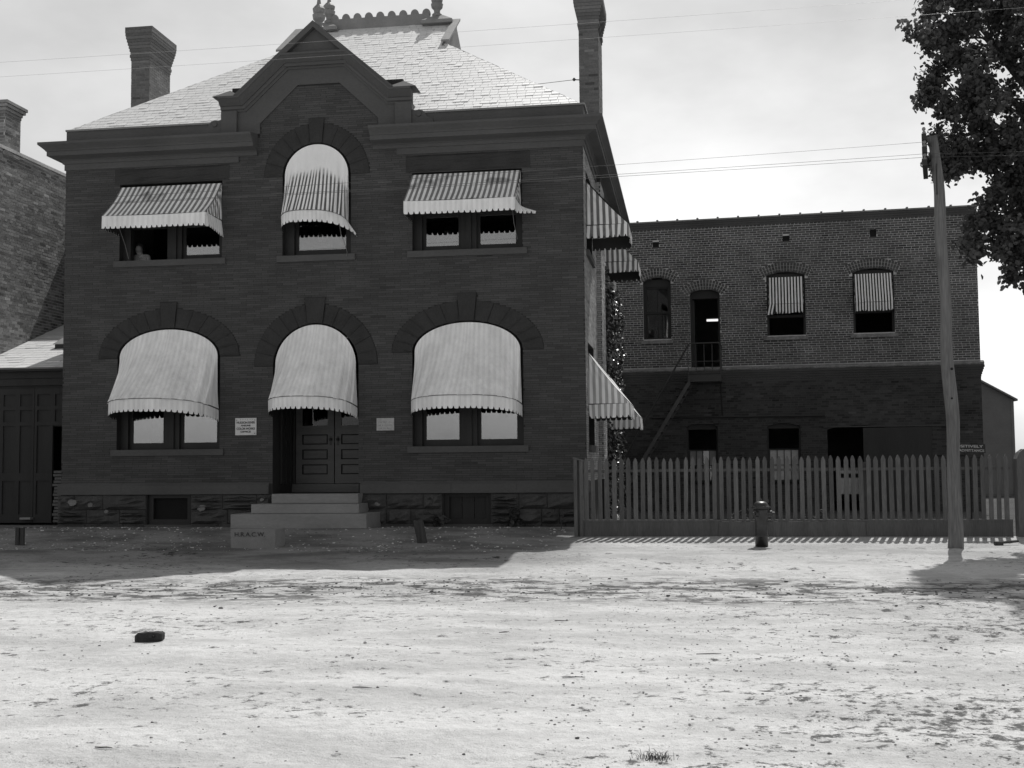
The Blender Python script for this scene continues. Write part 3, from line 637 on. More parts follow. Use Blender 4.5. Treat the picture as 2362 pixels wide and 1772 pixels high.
mb = MB(); fbox(mb, FA, -5.86, -5.68, 5.22, 6.77, -.31, -.17); fbox(mb, FA, -4.60, -4.49, 5.22, 6.77, -.31, -.17); fbox(mb, FA, -5.68, -4.6, 6.68, 6.77, -.31, -.172)
wc = obj('window', mb, 'wood_dark', house); sash(FA, -5.68, -4.60, 5.22, 6.0, -.255, wc, bot=.14); sash(FA, -5.68, -4.60, 5.97, 6.68, -.2, wc, bot=.06)
mb = MB(); mb.prism([(-5.175+.68*math.cos(math.pi*i/12), 6.77+.635*math.sin(math.pi*i/12)) for i in range(13)], lambda a, b, d: FA(a, b, d), -.19, -.27); obj('arch_panel', mb, 'wood_dark', wc)
for y0_ in (.5, 4.8):                     # flank windows under their awnings
    for z0_, z1_ in ((1.5, 3.45), (5.22, 6.75)):
        m_ = MB(); fbox(m_, FR, y0_, y0_+.1, z0_, z1_, -.31, -.17); fbox(m_, FR, y0_+1.3, y0_+1.4, z0_, z1_, -.31, -.17); fbox(m_, FR, y0_+.1, y0_+1.3, z1_-.09, z1_, -.31, -.172)
        f_ = obj('window', m_, 'wood_dark', house); zm = (z0_+z1_)/2
        sash(FR, y0_+.1, y0_+1.3, z0_, zm+.02, -.255, f_); sash(FR, y0_+.1, y0_+1.3, zm, z1_-.09, -.2, f_)
        m_ = MB(); fbox(m_, FR, y0_-.08, y0_+1.48, z0_-.12, z0_-.001, -.3, .06); obj('sill', m_, 'stone_smooth', house)
# vestibule and double door
a, b = DOORW
mb = MB(); mb.box(a-.05, a, .36, 1.45, .6, 4.0).box(b, b+.05, .36, 1.45, .6, 4.0).box(a, b, .36, 1.45, 3.9, 4.0).box(a, b, 0, 1.45, .45, .625); vb = obj('vestibule', mb, 'wood_dark', house)
for k in range(3):
    m_ = MB(); m_.box(a, a+.03, .45+k*.27, .66+k*.27, .8, 2.6); obj('panel', m_, 'wood_dark', vb)
mb = MB(); mb.box(a+.0, b, 1.13, 1.30, .62, .79); obj('threshold', mb, 'wood_door', house)
mb = MB(); mb.box(a, a+.06, 1.12, 1.32, .79, 3.9).box(b-.06, b, 1.12, 1.32, .79, 3.9).box(a+.06, b-.06, 1.12, 1.32, 2.85, 2.95); fr_ = obj('door_frame', mb, 'wood_dark', house)
m_ = MB(); m_.box(a+.06, b-.06, 1.2, 1.21, 2.95, 3.9); obj('transom_pane', m_, 'glass_dim', fr_)
FD = Frame((0, 1.2, 0), (1, 0, 0), (0, -1, 0))
for x0_, x1_, hx in ((-5.98, -5.19, -5.255), (-5.17, -4.40, -5.105)):
    m_ = MB(); st = .13
    fbox(m_, FD, x0_, x0_+st, .80, 2.85, -.05, 0); fbox(m_, FD, x1_-st, x1_, .80, 2.85, -.05, 0)
    for z0_, z1_ in ((.80, .98), (1.18, 1.28), (1.48, 1.58), (1.78, 1.96), (2.7, 2.85)): fbox(m_, FD, x0_+st, x1_-st, z0_, z1_, -.05, -.001)
    d_ = obj('door', m_, 'wood_door', house)
    for z0_, z1_ in ((.98, 1.18), (1.28, 1.48), (1.58, 1.78)):
        q = MB(); fbox(q, FD, x0_+st, x1_-st, z0_, z1_, -.05, -.035); fbox(q, FD, x0_+st+.025, x1_-st-.025, z0_+.025, z1_-.025, -.035, -.012); obj('panel', q, 'wood_door', d_)
    q = MB()
    for z0_, z1_ in ((.98, 1.18), (1.28, 1.48), (1.58, 1.78)):
        fbox(q, FD, x0_+st, x1_-st, z0_, z0_+.016, -.03, .006); fbox(q, FD, x0_+st, x1_-st, z1_-.016, z1_, -.03, .006); fbox(q, FD, x0_+st, x0_+st+.016, z0_+.016, z1_-.016, -.03, .006); fbox(q, FD, x1_-st-.016, x1_-st, z0_+.016, z1_-.016, -.03, .006)
    obj('panel_moulding', q, 'black', d_)
    pane(FD, x0_+st, x1_-st, 1.96, 2.7, -.02, d_, 'glass_door')
    q = MB(); fbox(q, FD, hx-.022, hx+.022, 1.56, 1.74, -.001, .006); q.lathe([(.012, 0), (.03, .02), (.03, .045), (.012, .06)], (0, 0, 0), 10)
    q.v[8:] = [(hx+x, 1.2-.006-z, 1.68+y) for x, y, z in q.v[8:]]; obj('handle', q, 'iron', d_)
for x0_, x1_, y, z0_, z1_ in ((-5.93, -4.25, -.35, .455, .63), (-6.20, -4.14, -.70, .285, .45), (-6.46, -3.90, -1.05, -.12, .28)):
    m_ = MB(); e = .012
    prof = [(0, z0_), (y, z0_), (y, z1_-e), (y+e, z1_), (0, z1_)]
    m_.prism([(p, z) for p, z in prof], lambda p, z, d: (d, p, z), x0_, x1_); obj('step', m_, 'step', house)

# ------------------------------------------------------------------ awnings
def normals(G):
    h, wd = len(G), len(G[0]); out = []
    for j in range(h):
        row = []
        for i in range(wd):
            a = Vector(G[j][min(i+1, wd-1)])-Vector(G[j][max(i-1, 0)]); b = Vector(G[min(j+1, h-1)][i])-Vector(G[max(j-1, 0)][i])
            n = a.cross(b); row.append(n.normalized() if n.length > 1e-9 else Vector((0, -1, 0)))
        out.append(row)
    return out
def two_ply(mb, G, su, sv, out):
    """outer cloth and, 5 mm behind it, the dark underside"""
    N_ = normals(G); h, wd = len(G), len(G[0])
    s_ = 1. if sum(N_[j][i].dot(out) for j in range(h) for i in range(wd)) > 0 else -1.
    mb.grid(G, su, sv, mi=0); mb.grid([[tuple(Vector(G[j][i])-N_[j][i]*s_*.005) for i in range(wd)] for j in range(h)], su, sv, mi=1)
def scallop(f):   # tab profile along one period
    if f < .16: return 0.
    x = (f-.58)/.42; return (1-min(1, abs(x))**5)**.5
def valance(F, bar, h, per, tab, mats, parent, outv, su_fn, wind=None, rows=6, ragged=.0, seed=1):
    """bar: list of (u,z,w) along the front rail"""
    rg = random.Random(seed); P_ = [Vector(p) for p in bar]; L_ = [0.]
    for a, b in zip(P_, P_[1:]): L_.append(L_[-1]+(b-a).length)
    n = int(L_[-1]/per*12); G, su, sv = [[] for _ in range(rows+1)], [[] for _ in range(rows+1)], [[] for _ in range(rows+1)]; k = 0
    rag = [1+ragged*rg.uniform(-1, 1) for _ in range(int(L_[-1]/per)+3)]
    for i in range(n+1):
        s_ = L_[-1]*i/n
        while k < len(L_)-2 and L_[k+1] < s_: k += 1
        t = (s_-L_[k])/max(1e-6, L_[k+1]-L_[k]); p = P_[k].lerp(P_[k+1], t)
        q = s_/per; d = h+tab*scallop(q % 1)*rag[int(q)]
        for j in range(rows+1):
            v = j/rows; f = s_/L_[-1]; off = wind(f, v) if wind else (0, 0, 0)
            wob = .012*v*math.sin(s_*9+seed)+.008*v*math.sin(s_*23+seed*2)
            G[j].append(F(p[0]+off[0], p[1]-d*v+off[1], p[2]+.01+wob+off[2])); su[j].append(su_fn(s_)); sv[j].append(1+v)
    mb = MB(); two_ply(mb, G, su, sv, outv); return obj('valance', mb, None, parent, smooth=True, mats=mats)
def flat_awning(F, label, u0, u1, zt, p, zb, h, mats, stripes, per=.105, tab=.045, wind=None, sag=.04, group=None, ragged=.1, seed=1, vh=None, crease=.01):
    base = F((u0+u1)/2, zb-h-tab, p/2); t = thing('window_awning', label, 'awning', base, group); W_ = u1-u0; nu, nv = 48, 14; su_fn = lambda u: 100+stripes*(u-u0)/W_
    G, su, sv = [], [], []
    for j in range(nv+1):
        v = j/nv; r1, r2, r3 = [], [], []
        for i in range(nu+1):
            x = i/nu; u = u0+W_*x; dip = sag*math.sin(math.pi*v)*(.6+.4*math.sin(x*5+seed))+crease*math.sin(x*31+v*3+seed)*v*(1-v)*3
            r1.append(F(u, zt+(zb-zt)*v-dip, .012+p*v-dip*.6)); r2.append(su_fn(u)); r3.append(v)
        G.append(r1); su.append(r2); sv.append(r3)
    mb = MB(); outv = F.n+Vector((0, 0, .6)); two_ply(mb, G, su, sv, outv)
    for uu, s in ((u0, -1), (u1, 1)):          # cheeks
        G, su, sv = [], [], []
        for j in range(nv+1):
            v = j/nv; z = zt+(zb-zt)*v-sag*math.sin(math.pi*v)*.6
            G.append([F(uu+s*.012*math.sin(k*1.7+v*4), z, (.0+p*v-sag*.4*math.sin(math.pi*v))*(1-k/10)) for k in range(11)]); su.append([100+p*v*(1-k/10)*stripes/W_ for k in range(11)]); sv.append([v]*11)
        two_ply(mb, G, su, sv, F.u*s)
    obj('canopy', mb, None, t, smooth=True, mats=mats)
    bar = [(u0, zb-.02, 0.), (u0, zb-.01, p*.5), (u0, zb, p)]+[(u0+W_*i/20, zb-.012*math.sin(math.pi*i/20), p) for i in range(1, 20)]+[(u1, zb, p), (u1, zb-.01, p*.5), (u1, zb-.02, 0.)]
    valance(F, bar, h, per, tab, vh or mats, t, F.n, lambda s_: 100+stripes*(s_-p)/W_, wind, ragged=ragged, seed=seed)
    mb = MB(); mb.tube([F(u0+.02, zb-.02, .02), F(u0+.02, zb-.01, p-.01), F(u1-.02, zb-.01, p-.01), F(u1-.02, zb-.02, .02)], .009, 6); obj('rail', mb, 'iron', t)
    return t
def hood_awning(F, label, uc, hw, zs, rise, P_, zb, drop, h, mats, stripes, n_=2.6, per=.105, tab=.045, wind=None, seed=1, group=None, vmat=None, trim=False, lift=0., crease=.034):
    t = thing('window_awning', label, 'awning', F(uc, zb-drop-h-tab, P_/2), group); ns, nv = 72, 18; hw_ = hw-.02
    bar, G, su, sv = [], [[] for _ in range(nv+1)], [[] for _ in range(nv+1)], [[] for _ in range(nv+1)]
    for i in range(ns+1):
        th = math.pi*(1-i/ns); c, s = math.cos(th), math.sin(th)
        A = Vector((uc+(hw_-.03)*c, zs+(rise-.03)*s, 0.))
        e = 2/n_; B = Vector((uc+hw_*math.copysign(abs(c)**e, c), 0, P_*abs(s)**e)); B.y = zb-drop*(1-abs(s)**.8)-lift*(i/ns); bar.append((B.x, B.y, B.z))
        cum = (cum+(B-Bp).length) if i else 0.; Bp = B
        for j in range(nv+1):
            v = j/nv; p = A.lerp(B, v); q_ = A.lerp(B, v**1.45); p.x = q_.x; p.z = q_.z; bel = 0.
            fold = crease*math.sin(i*.9+v*3+seed)*(v**1.5)*(.5+.8*abs(c))+crease*.7*math.sin(i*.37+seed*3-v*2)*v
            G[j].append(F(p.x, p.y, .014+p.z-bel*.8+fold)); su[j].append(100+stripes*cum/(2*hw)); sv[j].append(v)
    mb = MB(); two_ply(mb, G, su, sv, F.n); obj('canopy', mb, None, t, smooth=True, mats=mats)
    valance(F, bar, h, per, tab, vmat or mats, t, F.n, lambda s_: 100+stripes*s_/(2*hw), wind, ragged=.12, seed=seed)
    mb = MB(); mb.tube([F(*q[:2], q[2]+.017) for q in bar], .007, 6); obj('rail', mb, 'canvas_seam', t)
    mb = MB(); mb.tube([F(u, z-.015, max(.0, w_-.012)) for u, z, w_ in bar], .009, 6); obj('hoop', mb, 'iron', t)
    return t
MT['canvas_seam'] = mat('canvas_seam', .16, .9, .2, 3, bump=0)
blow = lambda f, v: (.30*v*max(0, (f-.86)/.14)**1.3 if f > .86 else 0, .10*v*max(0, (f-.86)/.14), 0)
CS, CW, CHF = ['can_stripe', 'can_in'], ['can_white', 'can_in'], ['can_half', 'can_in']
flat_awning(FA, 'striped canvas awning over the twin upper window with the open sash', -9.19, -7.10, 6.70, .78, 5.97, .20, CS, 20, vh=CW, seed=2, wind=lambda f, v: (.04*v*(f > .8), -.08*v*max(0, (f-.72)/.28), 0))
flat_awning(FA, 'striped canvas awning with windblown valance over the upper window near the right corner', -3.27, -1.19, 6.69, .75, 6.02, .20, CS, 21, vh=CW, seed=5, wind=blow)
hood_awning(FA, 'arched awning, bleached above and striped below, over the gable window', -5.175, .685, 6.77, .64, .50, 6.04, .16, .18, CHF, 17, per=.095, vmat=CW, seed=3, lift=.10, wind=lambda f, v: (.16*v*max(0, (f-.7)/.3), -.03*v*max(0, (f-.7)/.3), 0))
hood_awning(FA, 'bleached white hood awning over the arched ground-floor window beside the panelled shed doors', -8.17, 1.06, 3.30, .57, 1.02, 2.46, .15, .20, CW, 20, seed=4, lift=.04, crease=.045)
hood_awning(FA, 'bleached white hood awning over the entrance steps and double door', -5.19, .85, 3.08, .81, .92, 2.46, .15, .19, CW, 17, seed=7, lift=.04)
hood_awning(FA, 'bleached white hood awning over the arched ground-floor window near the picket fence', -2.23, 1.06, 3.29, .57, .86, 2.43, .14, .20, CW, 20, seed=9, lift=.03, crease=.03)
SD = ['can_side', 'can_in']
flat_awning(FR, 'striped awning on the upper flank window next to the street corner', .5, 1.9, 6.55, .80, 5.70, .20, SD, 12, seed=11, vh=SD, sag=.03)
flat_awning(FR, 'striped awning on the upper flank window above the ivy', 4.8, 6.2, 6.55, .80, 5.70, .20, SD, 12, seed=12, vh=SD, sag=.03)
flat_awning(FR, 'pale faded awning on the lower flank window next to the street corner', .5, 1.9, 3.25, .78, 2.28, .22, ['can_faded', 'can_in'], 12, seed=13, sag=.03)
flat_awning(FR, 'pale faded awning on the lower flank window among the ivy', 4.8, 6.2, 3.25, .78, 2.18, .22, ['can_faded', 'can_in'], 12, seed=14, sag=.03)

for aw, pts in ((2, [(-4.62, 5.80, .36), (-4.60, 5.55, .30), (-4.55, 5.38, .22), (-4.53, 5.22, .12), (-4.56, 5.16, .06)]), (1, [(-1.27, 5.95, .6), (-1.26, 5.6, .4), (-1.24, 5.36, .1)]), (0, [(-9.02, 5.9, .5), (-9.0, 5.5, .2), (-8.99, 5.25, .07)])):
    rt_ = [o_ for o_ in COL.objects if o_.name.startswith('window_awning')][aw]; obj('cord', MB().tube([FA(*p_) for p_ in pts], .006, 5), 'canvas_seam', rt_)

# ------------------------------------------------------------------ signs and things on the footway
o = thing('office_sign', 'white enamel sign reading HUDSON RIVER ANILINE COLOR WORKS OFFICE beside the entrance', 'sign', FA(-6.57, 1.75, .02))
mb = MB(); fbox(mb, FA, -6.785, -6.36, 1.755, 2.085, .012, .03); obj('plate', mb, 'sign_white', o)
for z, tx, sz, wd in ((1.995, 'HUDSON RIVER', .058, .37), (1.938, 'ANILINE', .040, .20), (1.878, 'COLOR WORKS', .056, .37), (1.818, 'OFFICE', .045, .21)): text(o, tx, FA, -6.573, z, .032, sz, 'ink', wd, .0018, .001)
for x, z in ((-6.755, 2.045), (-6.39, 2.045), (-6.39, 1.79)):
    mb = MB(); mb.tube([FA(x, z, .03), FA(x, z, .036)], .009, 8); obj('screw', mb, 'iron', o)
mb = MB()
for k in range(6): x = -6.68+k*.047; fbox(mb, FA, x, x+.007, 2.04+.004*(k % 3), 2.07, .0295, .031)
obj('worn_mark', mb, 'ink_faint', o)
o = thing('worn_sign', 'small weathered grey sign plate with faded lines of print', 'sign', FA(-3.81, 1.81, .02))
mb = MB(); fbox(mb, FA, -3.98, -3.64, 1.81, 2.045, .012, .03); obj('plate', mb, 'sign_worn', o)
mb = MB()
for r_ in range(3):
    for k in range(11+r_ % 2):
        if random.random() < .8: x = -3.935+k*.023; z = 1.97-r_*.058; fbox(mb, FA, x, x+random.uniform(.004, .014), z-.016, z+.016*random.uniform(.2, 1), .0295, .031)
obj('worn_mark', mb, 'ink_faint', o)
def rough_block(x0, x1, y0, y1, z0, z1, seed, n=5, amp=.008):
    rg = random.Random(seed); m_ = MB()
    def face(f):
        m_.grid([[f(i/n, j/n) for i in range(n+1)] for j in range(n+1)])
    J = lambda p: tuple(c+amp*mnoise.noise((p[0]*9+seed, p[1]*9, p[2]*9+k*7)) for k, c in enumerate(p))
    X = lambda t: x0+(x1-x0)*t
    Y = lambda t: y0+(y1-y0)*t
    Z = lambda t: z0+(z1-z0)*t
    face(lambda a, b: J((X(a), y0, Z(b)))); face(lambda a, b: J((X(a), y1, Z(b)))); face(lambda a, b: J((x0, Y(a), Z(b)))); face(lambda a, b: J((x1, Y(a), Z(b)))); face(lambda a, b: J((X(a), Y(b), z1)))
    return m_
o = thing('carriage_block', 'grey stone carriage block carved H.R.A.C.W. in front of the entrance steps', 'stone block', (-5.22, -2.95, -.2))
obj('stone', rough_block(-5.60, -4.84, -3.2, -2.72, -.3, .13, 3, amp=.01), 'block', o)
text(o, 'H.R.A.C.W.', Frame((0, -3.2, 0), (1, 0, 0), (0, -1, 0)), -5.27, .045, .008, .10, 'ink', .52, .0, .002)
def stump(label, x, y, w_, h, lean, seed, twin_=False):
    m_ = MB(); rg = random.Random(seed); z0_ = gz(x, y)-.1
    for dx in ((-w_*.27, w_*.27) if twin_ else (0,)):
        hw = w_*(.23 if twin_ else .5); rows = []
        for j in range(7):
            t = j/6; cx = x+dx+lean*(1-t)*h*-1; row = []
            for k in range(12):
                q = 2*math.pi*k/12; r_ = hw*(1.12-.15*t)*(1+.12*mnoise.noise((math.cos(q)*2+seed, math.sin(q)*2, t*2)))
                row.append((cx+r_*math.copysign(abs(math.cos(q))**.6, math.cos(q)), y+hw*.9*math.copysign(abs(math.sin(q))**.6, math.sin(q)), z0_+(h+.1)*t+(.03*mnoise.noise((math.cos(q)*3+seed, math.sin(q)*3, 1)) if j == 6 else 0)))
            rows.append(row+[row[0]])
        m_.grid(rows); top = rows[-1][:-1]; m_.add(top, [tuple(range(12))])
    return tag(obj('post_stump', m_, 'stump', None), label, 'stump')
stump('short split double stump in front of the shed doors', -9.6, -2.74, .16, .30, 0, 1, True)
stump('leaning broken post stump in front of the boarded basement window', -2.63, -2.43, .16, .36, -.25, 5)
def leaf_mb(m_, p, n, size, rg, sh, ln=1.4, fold=.25):
    n = n.normalized(); a = n.orthogonal().normalized(); a.rotate(Matrix.Rotation(rg.uniform(0, 6.28), 3, n)); b = n.cross(a)
    w_, l_ = size*.5, size*ln*.5; up_ = n*size*fold
    m_.add([p-a*l_, p-a*l_*.2+b*w_+up_, p+a*l_*.45+b*w_*.75+up_*.9, p+a*l_, p+a*l_*.45-b*w_*.75+up_*.9, p-a*l_*.2-b*w_+up_, p], [(0, 6, 2, 1), (6, 3, 2), (0, 5, 4, 6), (6, 4, 3)], sh)
def weed(label, x, y, h, n, spread, size, seed, m='weed', name='weed', group=None):
    rg = random.Random(seed); z0_ = gz(x, y); t = thing(name, label, 'plant', (x, y, z0_), group); st, lv = MB(), MB()
    for k in range(n):
        a = rg.uniform(0, 6.28); tip = Vector((x+spread*math.cos(a)*rg.uniform(.2, 1), y+spread*math.sin(a)*rg.uniform(.2, 1), z0_+h*rg.uniform(.5, 1.05))); b = Vector((x+rg.uniform(-.02, .02), y, z0_-.02))
        mid = b.lerp(tip, .55)+Vector((0, 0, h*.12)); st.tube([b, mid, tip], [.006, .005, .002], 5)
        for q in range(5):
            f = rg.uniform(.25, 1); p = b.lerp(mid, f*2) if f < .5 else mid.lerp(tip, f*2-1)
            leaf_mb(lv, p+Vector((rg.uniform(-1, 1), rg.uniform(-1, 1), rg.uniform(-.3, .6)))*size*.5, Vector((rg.uniform(-.8, .8), rg.uniform(-1, .3), rg.uniform(.2, 1))), size*rg.uniform(.7, 1.2), rg, rg.uniform(.6, 1.5))
    obj('stem', st, 'bark', t); obj('leaves', lv, m, t, kind='stuff'); return t
weed('low dark weed at the foot of the boarded basement window', -2.78, -.28, .22, 6, .2, .10, 2)
weed('taller dark weed against the foundation between boarded window and fence', -1.35, -.25, .34, 7, .16, .11, 3)
weed('thin bright weed by the fence end post', -.42, -.55, .30, 3, .05, .035, 4)

# ------------------------------------------------------------------ picket fence
FY = -1.5; FX0, FX1 = -.10, 7.06
fence = thing('picket_fence', 'dark painted picket fence with a broad base board beside the brick office', 'fence', (3.4, FY, -.1))
for i, (a, b) in enumerate(((FX0+.16, 2.34), (2.345, 4.74), (4.745, FX1))):
    obj('base_board', MB().box(a, b, FY-.012-.003*i, FY+.018, -.16, .16-.004*(i % 2), (.9, 1.08, .95)[i]), 'picket', fence)
mb = MB(); mb.box(FX0+.16, FX1, FY-.02, FY+.05, .162, .192); obj('base_cap', mb, 'picket', fence)
mb = MB(); mb.box(FX0+.16, FX1, FY+.026, FY+.075, 1.00, 1.045); obj('upper_rail', mb, 'picket', fence)
x = FX0+.21; k = 0; rg = random.Random(5); pm = []
while x < FX1-.04:
    m_ = MB(); ww = .036; top = 1.25+rg.uniform(-.014, .012); tw = rg.gauss(0, .006); ww *= rg.uniform(.93, 1.06)
    m_.prism([(x-ww, .194), (x+ww, .194), (x+ww+tw, top-.075), (x+ww*.45+tw, top-.02), (x+tw, top), (x-ww*.45+tw, top-.02), (x-ww+tw, top-.075)], lambda a, b, d: (a, d, b), FY-.003, FY+.022, rg.uniform(.75, 1.25))
    obj('picket', m_, 'picket', fence); x += .1205; k += 1
for px in (2.35, 4.75):
    mb = MB(); mb.box(px-.05, px+.05, FY+.08, FY+.17, -.35, 1.14); obj('post', mb, 'picket', fence)
mb = MB(); mb.box(FX0, FX0+.06, FY-.05, FY+.10, -.2, 1.24); mb.box(FX0+.1, FX0+.16, FY-.05, FY+.10, -.2, 1.20); mb.box(FX0+.06, FX0+.1, FY+.0, FY+.09, -.2, 1.2)
mb.add([(FX0-.01, FY-.06, 1.24), (FX0+.17, FY-.06, 1.19), (FX0+.17, FY+.11, 1.19), (FX0-.01, FY+.11, 1.24), (FX0-.01, FY-.06, 1.265), (FX0+.17, FY-.06, 1.215), (FX0+.17, FY+.11, 1.215), (FX0-.01, FY+.11, 1.265)], [(0, 3, 2, 1), (4, 5, 6, 7), (0, 1, 5, 4), (1, 2, 6, 5), (2, 3, 7, 6), (3, 0, 4, 7)]); obj('end_post', mb, 'picket', fence)
gp_ = thing('gate_post', 'stout round-topped gate post at the far end of the picket fence', 'post', (7.27, FY, -.1))
mb = MB(); mb.prism([(7.13, -.3), (7.42, -.3), (7.42, 1.22), (7.39, 1.29), (7.33, 1.33), (7.25, 1.33), (7.18, 1.28), (7.13, 1.17)], lambda a, b, d: (a, d, b), FY-.1, FY+.12); obj('post', mb, 'picket', gp_)
sg = thing('warning_sign', 'black board lettered POSITIVELY NO ADMITTANCE in white above the pickets', 'sign', (6.44, -1.36, 0))
FS = Frame((0, -1.36, 0), (1, 0, -.03), (0, -1, 0)); zc = 1.35+.03*6.44
mb = MB(); fbox(mb, FS, 6.16, 6.71, zc-.075, zc+.075, -.02, 0); obj('board', mb, 'sign_black', sg)
text(sg, 'POSITIVELY', FS, 6.43, zc+.033, .002, .06, 'ink_white', .48, .001, .001); text(sg, 'NO ADMITTANCE', FS, 6.43, zc-.036, .002, .055, 'ink_white', .52, .001, .001)
mb = MB(); mb.box(6.39, 6.47, -1.425+.08, -1.34+.05, -.3, 1.40); obj('stake', mb, 'wood_dark', sg)
for k in range(13):
    x = random.Random(k).uniform(2.4, 4.3); weed('small sunlit weeds growing in the yard behind the picket fence', x, random.Random(k+50).uniform(-.9, .2), random.Random(k+9).uniform(.45, .75), 4, .12, .06, 60+k, 'weed', 'yard_weed', 'weeds behind the fence')

# ------------------------------------------------------------------ fire hydrant
hx, hy = 2.97, -2.8; hz = gz(hx, hy)-.02
hyd = thing('fire_hydrant', 'squat black iron fire hydrant in front of the picket fence', 'hydrant', (hx, hy, hz))
mb = MB(); mb.lathe([(.10, 0), (.10, .17), (.108, .175), (.108, .19), (.096, .20), (.094, .42), (.105, .46), (.122, .50), (.125, .56), (.118, .60), (.11, .61)], (hx, hy, hz), 24); obj('barrel', mb, 'hydrant', hyd, smooth=True)
mb = MB(); mb.lathe([(.13, 0), (.148, .008), (.148, .035), (.125, .04), (.118, .06), (.105, .085), (.085, .105), (.05, .118), (.022, .122)], (hx, hy, hz+.605), 24); obj('bonnet', mb, 'hydrant', hyd, smooth=True)
mb = MB(); mb.lathe([(.02, 0), (.02, .035), (.014, .04)], (hx, hy, hz+.72), 5); obj('operating_nut', mb, 'hydrant', hyd)
for ang in (-.25, math.pi+.9):
    d_ = Vector((math.cos(ang), math.sin(ang), 0)); c = Vector((hx, hy, hz+.535)); mb = MB()
    mb.tube([c+d_*.09, c+d_*.125, c+d_*.127, c+d_*.175, c+d_*.177, c+d_*.215], [.062, .055, .050, .047, .028, .024], 14); obj('nozzle', mb, 'hydrant', hyd)
for k in range(6):
    mb = MB(); a = k*math.pi/3; mb.lathe([(.012, 0), (.012, .02)], (hx+.123*math.cos(a), hy+.123*math.sin(a), hz+.635), 6); obj('bolt', mb, 'hydrant', hyd)

# ------------------------------------------------------------------ utility pole and wires
px, py = 5.84, -3.0; pz = gz(px, py)
pole = thing('utility_pole', 'bent weathered wooden utility pole standing before the picket fence', 'pole', (px, py, pz))
pth, rd = [], []
for i in range(31):
    t = i/30; z = pz-.3+(6.18-pz+.3)*t; x = px-.02+.02*math.sin(t*9)-.16*max(0, t-.35)**1.4+.03*math.sin(t*4.2)+(.015*math.sin(t*23))
    pth.append((x, py+.02*math.sin(t*7), z)); rd.append(.106-.028*t+.006*math.sin(t*17+1)+.012*max(0, 1-t*9))
mb = MB(); mb.tube(pth, rd, 18); obj('shaft', mb, 'pole', pole, smooth=True)
xt = pth[-1][0]
FC = Frame((xt-.125, py, 0), (.2, .98, 0), (-.98, .2, 0))
for k, z in enumerate((6.06, 5.86, 5.66)):
    m_ = MB(); fbox(m_, FC, -.5, .45, z-.045, z+.045, -.035, .035); ca = obj('crossarm', m_, 'wood_dark', pole)
    for yy in (-.42, -.2, .2, .4):
        m_ = MB(); m_.lathe([(.012, 0), (.012, .06), (.026, .065), (.028, .09), (.018, .11), (.004, .115)], FC(yy, z+.05), 8); obj('insulator', m_, 'metal_grey', ca)
m_ = MB(); m_.tube([(xt-.07, py-.55, 5.62), (xt+.02, py-.09, 5.25)], .012, 6); obj('brace', m_, 'iron', pole)
for q in ((0, 4.62, .028), (.01, 2.55, .03), (-.03, 2.1, .02)):
    i = min(range(31), key=lambda j: abs(pth[j][2]-q[1])); m_ = MB(); m_.tube([(pth[i][0]+.03+q[0], py-rd[i]*.82, q[1]), (pth[i][0]+.03+q[0], py-rd[i]*1.02, q[1])], [q[2], q[2]*.5], 10); obj('knot', m_, 'black', pole)
def wire(label, a, b, sag, r_, m, group=None):
    a, b = Vector(a), Vector(b); m_ = MB(); m_.tube([a.lerp(b, i/40)-Vector((0, 0, sag*4*(i/40)*(1-i/40))) for i in range(41)], r_, 5)
    return tag(obj('overhead_wire', m_, m), label, 'wire', group)
g_ = 'dark wires along the street'
lbl = 'thin dark overhead wire strung to the pole crossarms, crossing the office front'
wire(lbl, FC(-.2, 5.81), (-34, py-.55, 5.95), .28, .003, 'wire', g_)
wire(lbl, FC(-.42, 5.81), (-34, py-.9, 5.95), .33, .003, 'wire', g_)
wire(lbl, FC(.4, 6.2), (-34, py+.4, 6.1), .30, .0025, 'wire', g_)
wire(lbl, FC(-.2, 5.81), (34, py-.55, 5.95), .25, .003, 'wire', g_)
wire(lbl, FC(-.42, 5.81), (34, py-.9, 5.95), .25, .003, 'wire', g_)
wl_ = 'wire toned pale as if sunlit, running high in front of the gable'
for z in (8.36, 8.10): wire(wl_, (30, -3, z+.5), (-34, -3, z+.1), .35, .0018, 'wire_sunlit', 'pale wires in front of the gable')
tag(obj('overhead_wire', MB().tube([(-.43, 3.05, 9.37), (-2.4, 3.4, 9.36)], .006, 5), 'wire'), 'short wire fixed to the right chimney above the slates', 'wire')

# ------------------------------------------------------------------ ivy on the flank
ivy = thing('climbing_ivy', 'glossy climbing ivy covering the rear half of the office flank', 'ivy', (.1, 7.5, -.2))
rg = random.Random(77); lv, st = MB(), MB()
for k in range(15):
    y = 4.6+k*.36; path = []; z = -.25
    while z < rg.uniform(4.9, 6.2): path.append((.03, y+.12*math.sin(z*2+k), z)); z += .35
    st.tube(path, [.014*(1-i/len(path))+.003 for i in range(len(path))], 5)
for k in range(9500):
    y = 4.35+5.5*rg.random()**1.0; z = -.2+6.2*rg.random()
    if any(a-.05 < y < b+.05 and c-.1 < z < d for a, b, c, d in ((4.8, 6.2, 1.5, 3.45), (4.8, 6.2, 5.22, 6.75))): continue
    if z > 5.3+.6*mnoise.noise((y*1.3, 0, 1)): continue
    leaf_mb(lv, Vector((.03+abs(rg.gauss(0, .07)), y, z)), Vector((rg.uniform(.3, 1.3), rg.uniform(-.8, .6), rg.uniform(-.2, 1.2))), rg.uniform(.06, .11), rg, rg.uniform(.6, 1.6), 1.1)
obj('stem', st, 'bark', ivy); obj('leaves', lv, 'ivy', ivy, kind='stuff')

